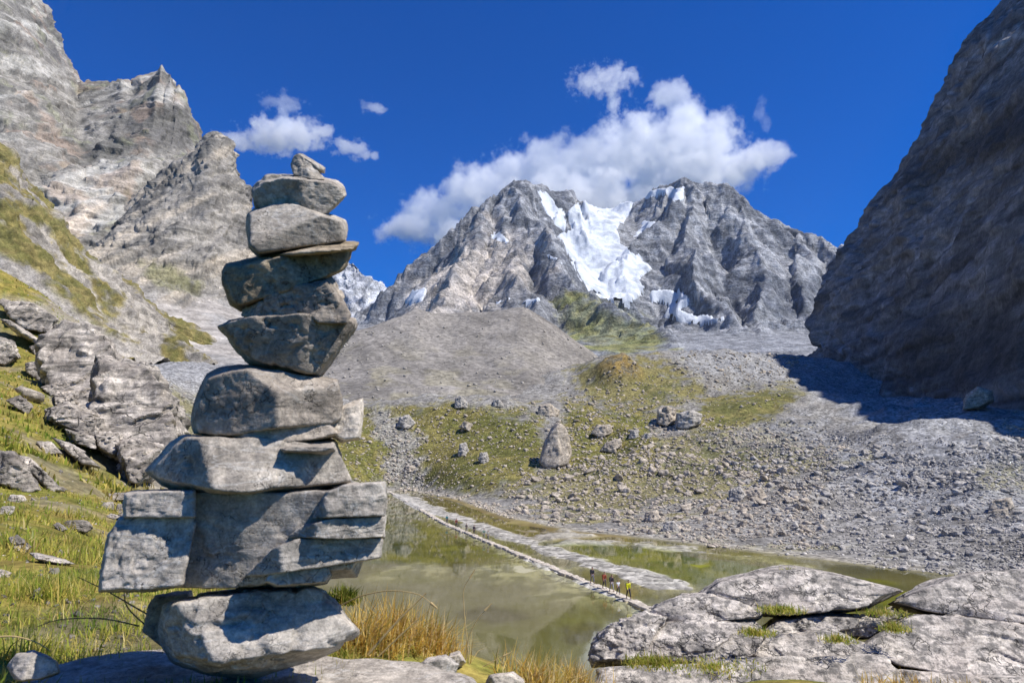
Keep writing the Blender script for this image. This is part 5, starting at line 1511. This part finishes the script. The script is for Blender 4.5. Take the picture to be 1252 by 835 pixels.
# ================================================================== HIKERS
def skin_mesh(name, verts, edges, radii, mat, parent, root=0, sub=1):
    me = bpy.data.meshes.new(name)
    me.from_pydata(verts, edges, [])
    o = link(name, me, mat, parent)
    m = o.modifiers.new('skin', 'SKIN')
    for i, r in enumerate(radii):
        rr_ = r if hasattr(r, '__len__') else (r, r)
        me.skin_vertices[0].data[i].radius = rr_
        me.skin_vertices[0].data[i].use_root = (i == root)
    s = o.modifiers.new('sub', 'SUBSURF'); s.levels = sub; s.render_levels = sub
    m.use_smooth_shade = True
    return o
SKIN = flat_mat('skin', (.42, .24, .16), .6, .08)
def cloth(c, _c={}):
    if c not in _c:
        _c[c] = flat_mat('cloth', c, .85, .15, 20)
    return _c[c]
def person(loc, rz, hgt, top, legs, hairc, pack, label, group, stride=.22, armswing=.2, hat=None, bare_arms=False, lean=.05):
    k = hgt / 1.72
    root = empty('person', loc, rz); root.scale = (k, k, k)
    tag(root, label, 'person', group)
    # +X is forward
    J = []; E = []; R = []
    def add(p, r, par=None):
        J.append(p); R.append(r)
        if par is not None: E.append((par, len(J) - 1))
        return len(J) - 1
    pel = add((0, 0, .95), (.13, .10)); sp_ = add((lean * .4, 0, 1.12), (.125, .10), pel); ch = add((lean, 0, 1.33), (.15, .11), sp_)
    nk = add((lean + .01, 0, 1.48), .055, ch); hd0 = add((lean + .03, 0, 1.55), (.07, .075), nk); hd1 = add((lean + .035, 0, 1.63), (.082, .098), hd0); add((lean + .03, 0, 1.70), (.06, .07), hd1)
    legs_j, arms_j = [], []
    for sd, ph in ((1, 1), (-1, -1)):
        hp = add((0, sd * .09, .88), .085, pel); kn = add((stride * ph * .55 + .04, sd * .095, .49), .06, hp)
        an = add((stride * ph - (.05 if ph < 0 else 0), sd * .095, .09), .042, kn); add((stride * ph + .13 - (.03 if ph < 0 else 0), sd * .10, .035), .035, an)
        legs_j.append((hp, kn, an))
        sh = add((lean, sd * .17, 1.39), .058, ch); el = add((lean - armswing * ph * .45, sd * .23, 1.12), .043, sh); wr = add((lean - armswing * ph + .10, sd * .24, .90), .030, el)
        pm = add((lean - armswing * ph + .13, sd * .24, .84), (.018, .036), wr)
        bx_ = lean - armswing * ph + .13
        for fi in range(4):
            f0 = add((bx_ + .03 - fi * .019, sd * .243, .795), .0095, pm)
            add((bx_ + .032 - fi * .018, sd * .232, .795 - (.045, .055, .05, .038)[fi]), .008, f0)
        th_ = add((bx_ + .045, sd * .235, .84), .011, pm); add((bx_ + .06, sd * .228, .805), .009, th_)
        arms_j.append((sh, el, wr))
    skin_mesh('body', J, E, R, SKIN, root)
    # nose, ears and eyes give the head a front
    # jacket
    grow = .014
    v = [J[pel], J[sp_], J[ch], (J[nk][0], 0, 1.44)]
    r = [(.150, .118), (.142, .116), (.166, .128), (.085, .085)]; e = [(0, 1), (1, 2), (2, 3)]
    v[0] = (0, 0, .90)
    for sh, el, wr in arms_j:
        i = len(v); wrp = J[wr] if not bare_arms else tuple(np.array(J[sh]) * .35 + np.array(J[el]) * .65)
        pts = [J[sh], J[el], wrp] if not bare_arms else [J[sh], wrp]
        v += pts; r += ([.073, .058, .046] if not bare_arms else [.073, .066])
        e += [(2, i), (i, i + 1)] + ([(i + 1, i + 2)] if not bare_arms else [])
    skin_mesh('jacket' if not bare_arms else 'shirt', v, e, r, cloth(top), root)
    v = [(0, 0, .93)]; r = [(.148, .118)]; e = []
    for hp, kn, an in legs_j:
        i = len(v); a_ = J[an]
        v += [J[hp], J[kn], (a_[0], a_[1], a_[2] + .05)]; r += [.102, .076, .060]; e += [(0, i), (i, i + 1), (i + 1, i + 2)]
    skin_mesh('trousers', v, e, r, cloth(legs), root)
    for hp, kn, an in legs_j:
        a_ = J[an]; t_ = J[an + 1]
        skin_mesh('boot', [(a_[0] - .03, a_[1], .10), (a_[0] - .02, a_[1], .055), (t_[0] + .03, t_[1], .042)], [(0, 1), (1, 2)], [.056, .056, .044], cloth((.06, .05, .045)), root)
    hx = lean + .025
    skin_mesh('hair', [(hx - .035, 0, 1.60), (hx - .03, 0, 1.66), (hx + .005, 0, 1.715), (hx + .05, 0, 1.715)], [(0, 1), (1, 2), (2, 3)], [.075, .09, .075, .045], cloth(hairc), root)
    if hat:
        P, F = body((.12, .11, .07), [((0, 0, -1), .02), ((0, 0, 1), .08), ((1, 0, .4), .12), ((-1, 0, .4), .12), ((0, 1, .4), .105), ((0, -1, .4), .105)], 8, 8, .002, .1, 3)
        o = link('hat', mesh_np('hat', P, F), cloth(hat), root); o.location = (hx, 0, 1.695)
        P, F = body((.17, .16, .012), [((0, 0, 1), .01), ((0, 0, -1), .01), ((1, 0, 0), .18), ((-1, 0, 0), .15), ((0, 1, 0), .155), ((0, -1, 0), .155)], 8, 8, .002, .1, 4)
        b_ = link('brim', mesh_np('brim', P, F), cloth(hat), o); b_.location = (0, 0, -.01)
    for sd in (1, -1):
        P, F = body((.012, .012, .012), [((1, 0, 0), .012), ((-1, 0, 0), .012), ((0, 1, 0), .012), ((0, -1, 0), .012), ((0, 0, 1), .012), ((0, 0, -1), .012)], 2, 5, 0.0001, .1, 1)
        o = link('eye', mesh_np('eye', P, F), cloth((.03, .025, .02)), root); o.location = (hx + .088, sd * .032, 1.625)
        o = link('ear', mesh_np('ear', P, F), SKIN, root); o.location = (hx + .005, sd * .085, 1.615); o.scale = (1.6, .9, 2.6)
    P, F = body((.015, .012, .02), [((1, 0, .3), .014), ((-1, 0, 0), .014), ((0, 1, 0), .011), ((0, -1, 0), .011), ((0, 0, 1), .024), ((0, 0, -1), .018)], 4, 6, .0001, .1, 1)
    o = link('nose', mesh_np('nose', P, F), SKIN, root); o.location = (hx + .10, 0, 1.60)
    if pack:
        P, F = body((.12, .16, .25), [((-1, 0, 0), .11), ((1, 0, 0), .10), ((0, 1, 0), .155), ((0, -1, 0), .155), ((0, 0, 1), .25), ((0, 0, -1), .24), ((-1, 0, 1), .25), ((-1, 0, -1), .26)], 12, 10, .006, .12, 9)
        o = link('backpack', mesh_np('backpack', P, F), cloth(pack), root); o.location = (lean - .21, 0, 1.20)
        for sd in (1, -1):
            L = smooth_line([(.10, sd * .09, .20), (.22, sd * .10, .23), (.325, sd * .10, .12), (.31, sd * .11, -.08), (.12, sd * .12, -.16)], 9)
            V, F = tube(L, .022, 1.0, 5)
            link('strap', mesh_np('strap', V, F), cloth(pack), o)
    return root
def caus_near(px, py):
    """arc length along the causeway closest to the pixel's ground point"""
    g = on_level(px, py, SLAB_Z + .1)[:2]
    best = min(np.arange(0.5, tot, .25), key=lambda s_: np.hypot(*(caus_at(s_)[0] - g)))
    return best
def hiker(px, py, hgt, *a, flip=False, **k):
    p, an, _ = caus_at(caus_near(px, py))
    return person((p[0], p[1], SLAB_Z + .10), an + (math.pi if flip else 0), hgt, *a, 'hikers on the stone causeway', **k)
hiker(721, 713, 1.74, (.035, .035, .045), (.13, .13, .16), (.02, .015, .01), (.025, .025, .03), 'hiker in dark top and grey trousers, last of the near group on the causeway')
hiker(738, 719, 1.70, (.30, .07, .04), (.07, .06, .06), (.03, .02, .015), (.12, .05, .03), 'hiker in rust-red jacket with a pack, second of the near group', stride=.18)
hiker(748, 723, 1.70, (.05, .04, .05), (.28, .27, .28), (.03, .02, .015), (.04, .03, .04), 'hiker in black top with pale shorts in the middle of the near group', stride=.26)
hiker(757.5, 726, 1.42, (.72, .72, .74), (.05, .05, .06), (.04, .025, .015), None, 'smaller hiker in a white shirt just ahead of the yellow one', bare_arms=True, stride=.2)
hiker(772, 731, 1.78, (.70, .68, .02), (.03, .03, .04), (.025, .02, .015), (.03, .03, .035), 'hiker in a bright yellow jacket leading the near group', stride=.24)
hiker(551.5, 640, 1.75, (.05, .20, .22), (.05, .05, .06), (.03, .02, .015), (.04, .10, .11), 'distant hiker in teal jacket, farthest out on the causeway')
hiker(556, 645, 1.72, (.26, .08, .06), (.06, .05, .06), (.03, .02, .015), (.10, .04, .04), 'distant hiker in brownish red jacket right behind the teal one')
hiker(567, 650, 1.50, (.06, .06, .07), (.10, .09, .09), (.03, .02, .015), None, 'distant small hiker in dark clothes, middle of the far group')
hiker(576, 654, 1.72, (.05, .045, .06), (.06, .055, .06), (.03, .02, .015), (.03, .03, .04), 'distant hiker in black clothes with a pack')
hiker(588, 659, 1.70, (.20, .28, .22), (.20, .20, .18), (.05, .03, .02), (.16, .22, .18), 'distant hiker in pale green jacket, near end of the far group')
hiker(593, 661, 1.62, (.30, .32, .28), (.16, .16, .15), (.05, .03, .02), None, 'distant hiker in light grey shirt next to the pale green one', bare_arms=True)

# ================================================================== CLOUDS
def cloud(name, label, group, blobs, Y, thick, dens=.02, nsc=1 / 160., thr=.06, seed=0.0, amt=1.25):
    """closed box whose volume is a set of soft puffs broken up by noise; blobs are (px,py,rx,ry) at distance Y"""
    C_ = np.array([at(b[0], b[1], Y + (b[4] if len(b) > 4 else 0)) for b in blobs])
    Rr = np.array([(b[2] / FPX * Y, max(b[2], b[3]) / FPX * Y * thick, b[3] / FPX * Y) for b in blobs])
    lo = (C_ - Rr * 1.35).min(0); hi = (C_ + Rr * 1.35).max(0)
    m, t = newmat('cloud_vapour')
    pos = N(t, 'ShaderNodeNewGeometry').outputs['Position']
    w = N(t, 'ShaderNodeTexNoise', {'Vector': pos, 'Scale': nsc * .8, 'Detail': 2.0})
    wv = N(t, 'ShaderNodeVectorMath', {0: w.outputs[1], 1: (.5, .5, .5)}, operation='SUBTRACT').outputs[0]
    wv = N(t, 'ShaderNodeVectorMath', {0: wv, 1: (110 * .006 / nsc,) * 3}, operation='MULTIPLY').outputs[0]
    p2 = N(t, 'ShaderNodeVectorMath', {0: pos, 1: wv}).outputs[0]
    best = None
    for c, r in zip(C_, Rr):
        d = N(t, 'ShaderNodeVectorMath', {0: p2, 1: tuple(c)}, operation='SUBTRACT').outputs[0]
        d = N(t, 'ShaderNodeVectorMath', {0: d, 1: tuple(1 / r)}, operation='MULTIPLY').outputs[0]
        l = N(t, 'ShaderNodeVectorMath', {0: d}, operation='LENGTH').outputs['Value']
        f = madd(t, 1.0, l, 'SUBTRACT')
        if best is None:
            best = f
        else:
            n = N(t, 'ShaderNodeMath', {0: best, 1: f, 2: .25}, operation='SMOOTH_MAX'); best = n.outputs[0]
    nz_ = noise(t, N(t, 'ShaderNodeVectorMath', {0: pos, 1: (seed * 900, 0, 0)}).outputs[0], nsc, 9, .66)
    nn = madd(t, madd(t, nz_, .5, 'SUBTRACT'), amt * 2.2, 'MULTIPLY')
    f = madd(t, best, nn)
    f = madd(t, f, thr, 'SUBTRACT')
    mr = N(t, 'ShaderNodeMapRange', {'Value': f, 'From Min': 0.0, 'From Max': .28, 'To Min': 0.0, 'To Max': dens})
    v = N(t, 'ShaderNodeVolumePrincipled', {'Color': (1, 1, 1, 1), 'Density': mr.outputs[0], 'Anisotropy': .2})
    N(t, 'ShaderNodeOutputMaterial', {'Volume': v.outputs[0]})
    ext = (hi - lo).max()
    m.cycles.volume_step_rate = 0.26
    V = np.array([[lo[0], lo[1], lo[2]], [hi[0], lo[1], lo[2]], [hi[0], hi[1], lo[2]], [lo[0], hi[1], lo[2]], [lo[0], lo[1], hi[2]], [hi[0], lo[1], hi[2]], [hi[0], hi[1], hi[2]], [lo[0], hi[1], hi[2]]])
    F = np.array([[0, 3, 2, 1], [4, 5, 6, 7], [0, 1, 5, 4], [1, 2, 6, 5], [2, 3, 7, 6], [3, 0, 4, 7]])
    o = link(name, mesh_np(name, V, F, None, False), m)
    return tag(o, label, 'cloud', group)
cloud('cloud', 'big white cumulus cloud billowing up behind the twin summits', 'clouds', [
    (500, 278, 48, 22), (540, 258, 50, 30), (590, 235, 60, 35), (640, 218, 60, 38), (690, 205, 65, 42), (745, 200, 65, 45), (800, 185, 70, 55), (850, 180, 65, 50), (895, 205, 50, 38), (820, 120, 28, 28), (838, 150, 40, 40), (935, 190, 40, 17), (700, 250, 120, 40), (560, 290, 70, 25), (830, 220, 80, 40)], 4900, .6, .008)
cloud('cloud', 'small white cloud left of the cairn top, beside the pointed buttress', 'clouds', [
    (335, 168, 40, 18), (365, 165, 36, 16), (350, 158, 26, 18), (295, 174, 30, 8), (395, 160, 18, 9)], 4700, .9, .010, 1 / 90., .05, 2.0, 1.5)
cloud('cloud', 'torn cloud scrap floating above the big cumulus', 'clouds', [
    (738, 100, 42, 12), (765, 95, 18, 10), (750, 128, 8, 24), (744, 155, 14, 12)], 4700, .9, .006, 1 / 70., .08, 3.0, 1.7)
cloud('cloud', 'faint wisp right above the small white cloud', 'clouds', [
    (345, 127, 28, 7), (352, 133, 14, 7)], 4700, .9, .0035, 1 / 80., .03, 4.0, 1.7)
cloud('cloud', 'tiny torn wisp to the right of the cairn top', 'clouds', [
    (432, 182, 24, 8), (452, 190, 12, 7), (422, 178, 16, 6)], 4700, .9, .007, 1 / 80., .03, 5.0, 1.7)
cloud('cloud', 'tiny wisp alone in the blue above the cairn right side', 'clouds', [
    (458, 132, 16, 7)], 4700, .9, .006, 1 / 80., .03, 6.0, 1.7)
cloud('cloud', 'thin hanging wisp to the right of the big cumulus', 'clouds', [
    (930, 136, 7, 16), (936, 152, 6, 12)], 4700, .9, .0016, 1 / 80., .03, 7.0, 1.7)

# ================================================================== AIR
def build_haze():
    m, t = newmat('haze_air')
    v = N(t, 'ShaderNodeVolumePrincipled', {'Color': (.80, .89, 1.0, 1), 'Density': 1.3e-5, 'Anisotropy': .0})
    N(t, 'ShaderNodeOutputMaterial', {'Volume': v.outputs[0]})
    lo = np.array([-1900., -30., -60.]); hi = np.array([2700., 4060., 1420.])
    V = np.array([[(lo, hi)[(k >> a) & 1][a] for a in range(3)] for k in range(8)])
    F = np.array([[0, 2, 3, 1], [4, 5, 7, 6], [0, 1, 5, 4], [2, 6, 7, 3], [0, 4, 6, 2], [1, 3, 7, 5]])
    tag(link('haze', mesh_np('haze', V, F, None, False), m), kind='stuff')
build_haze()
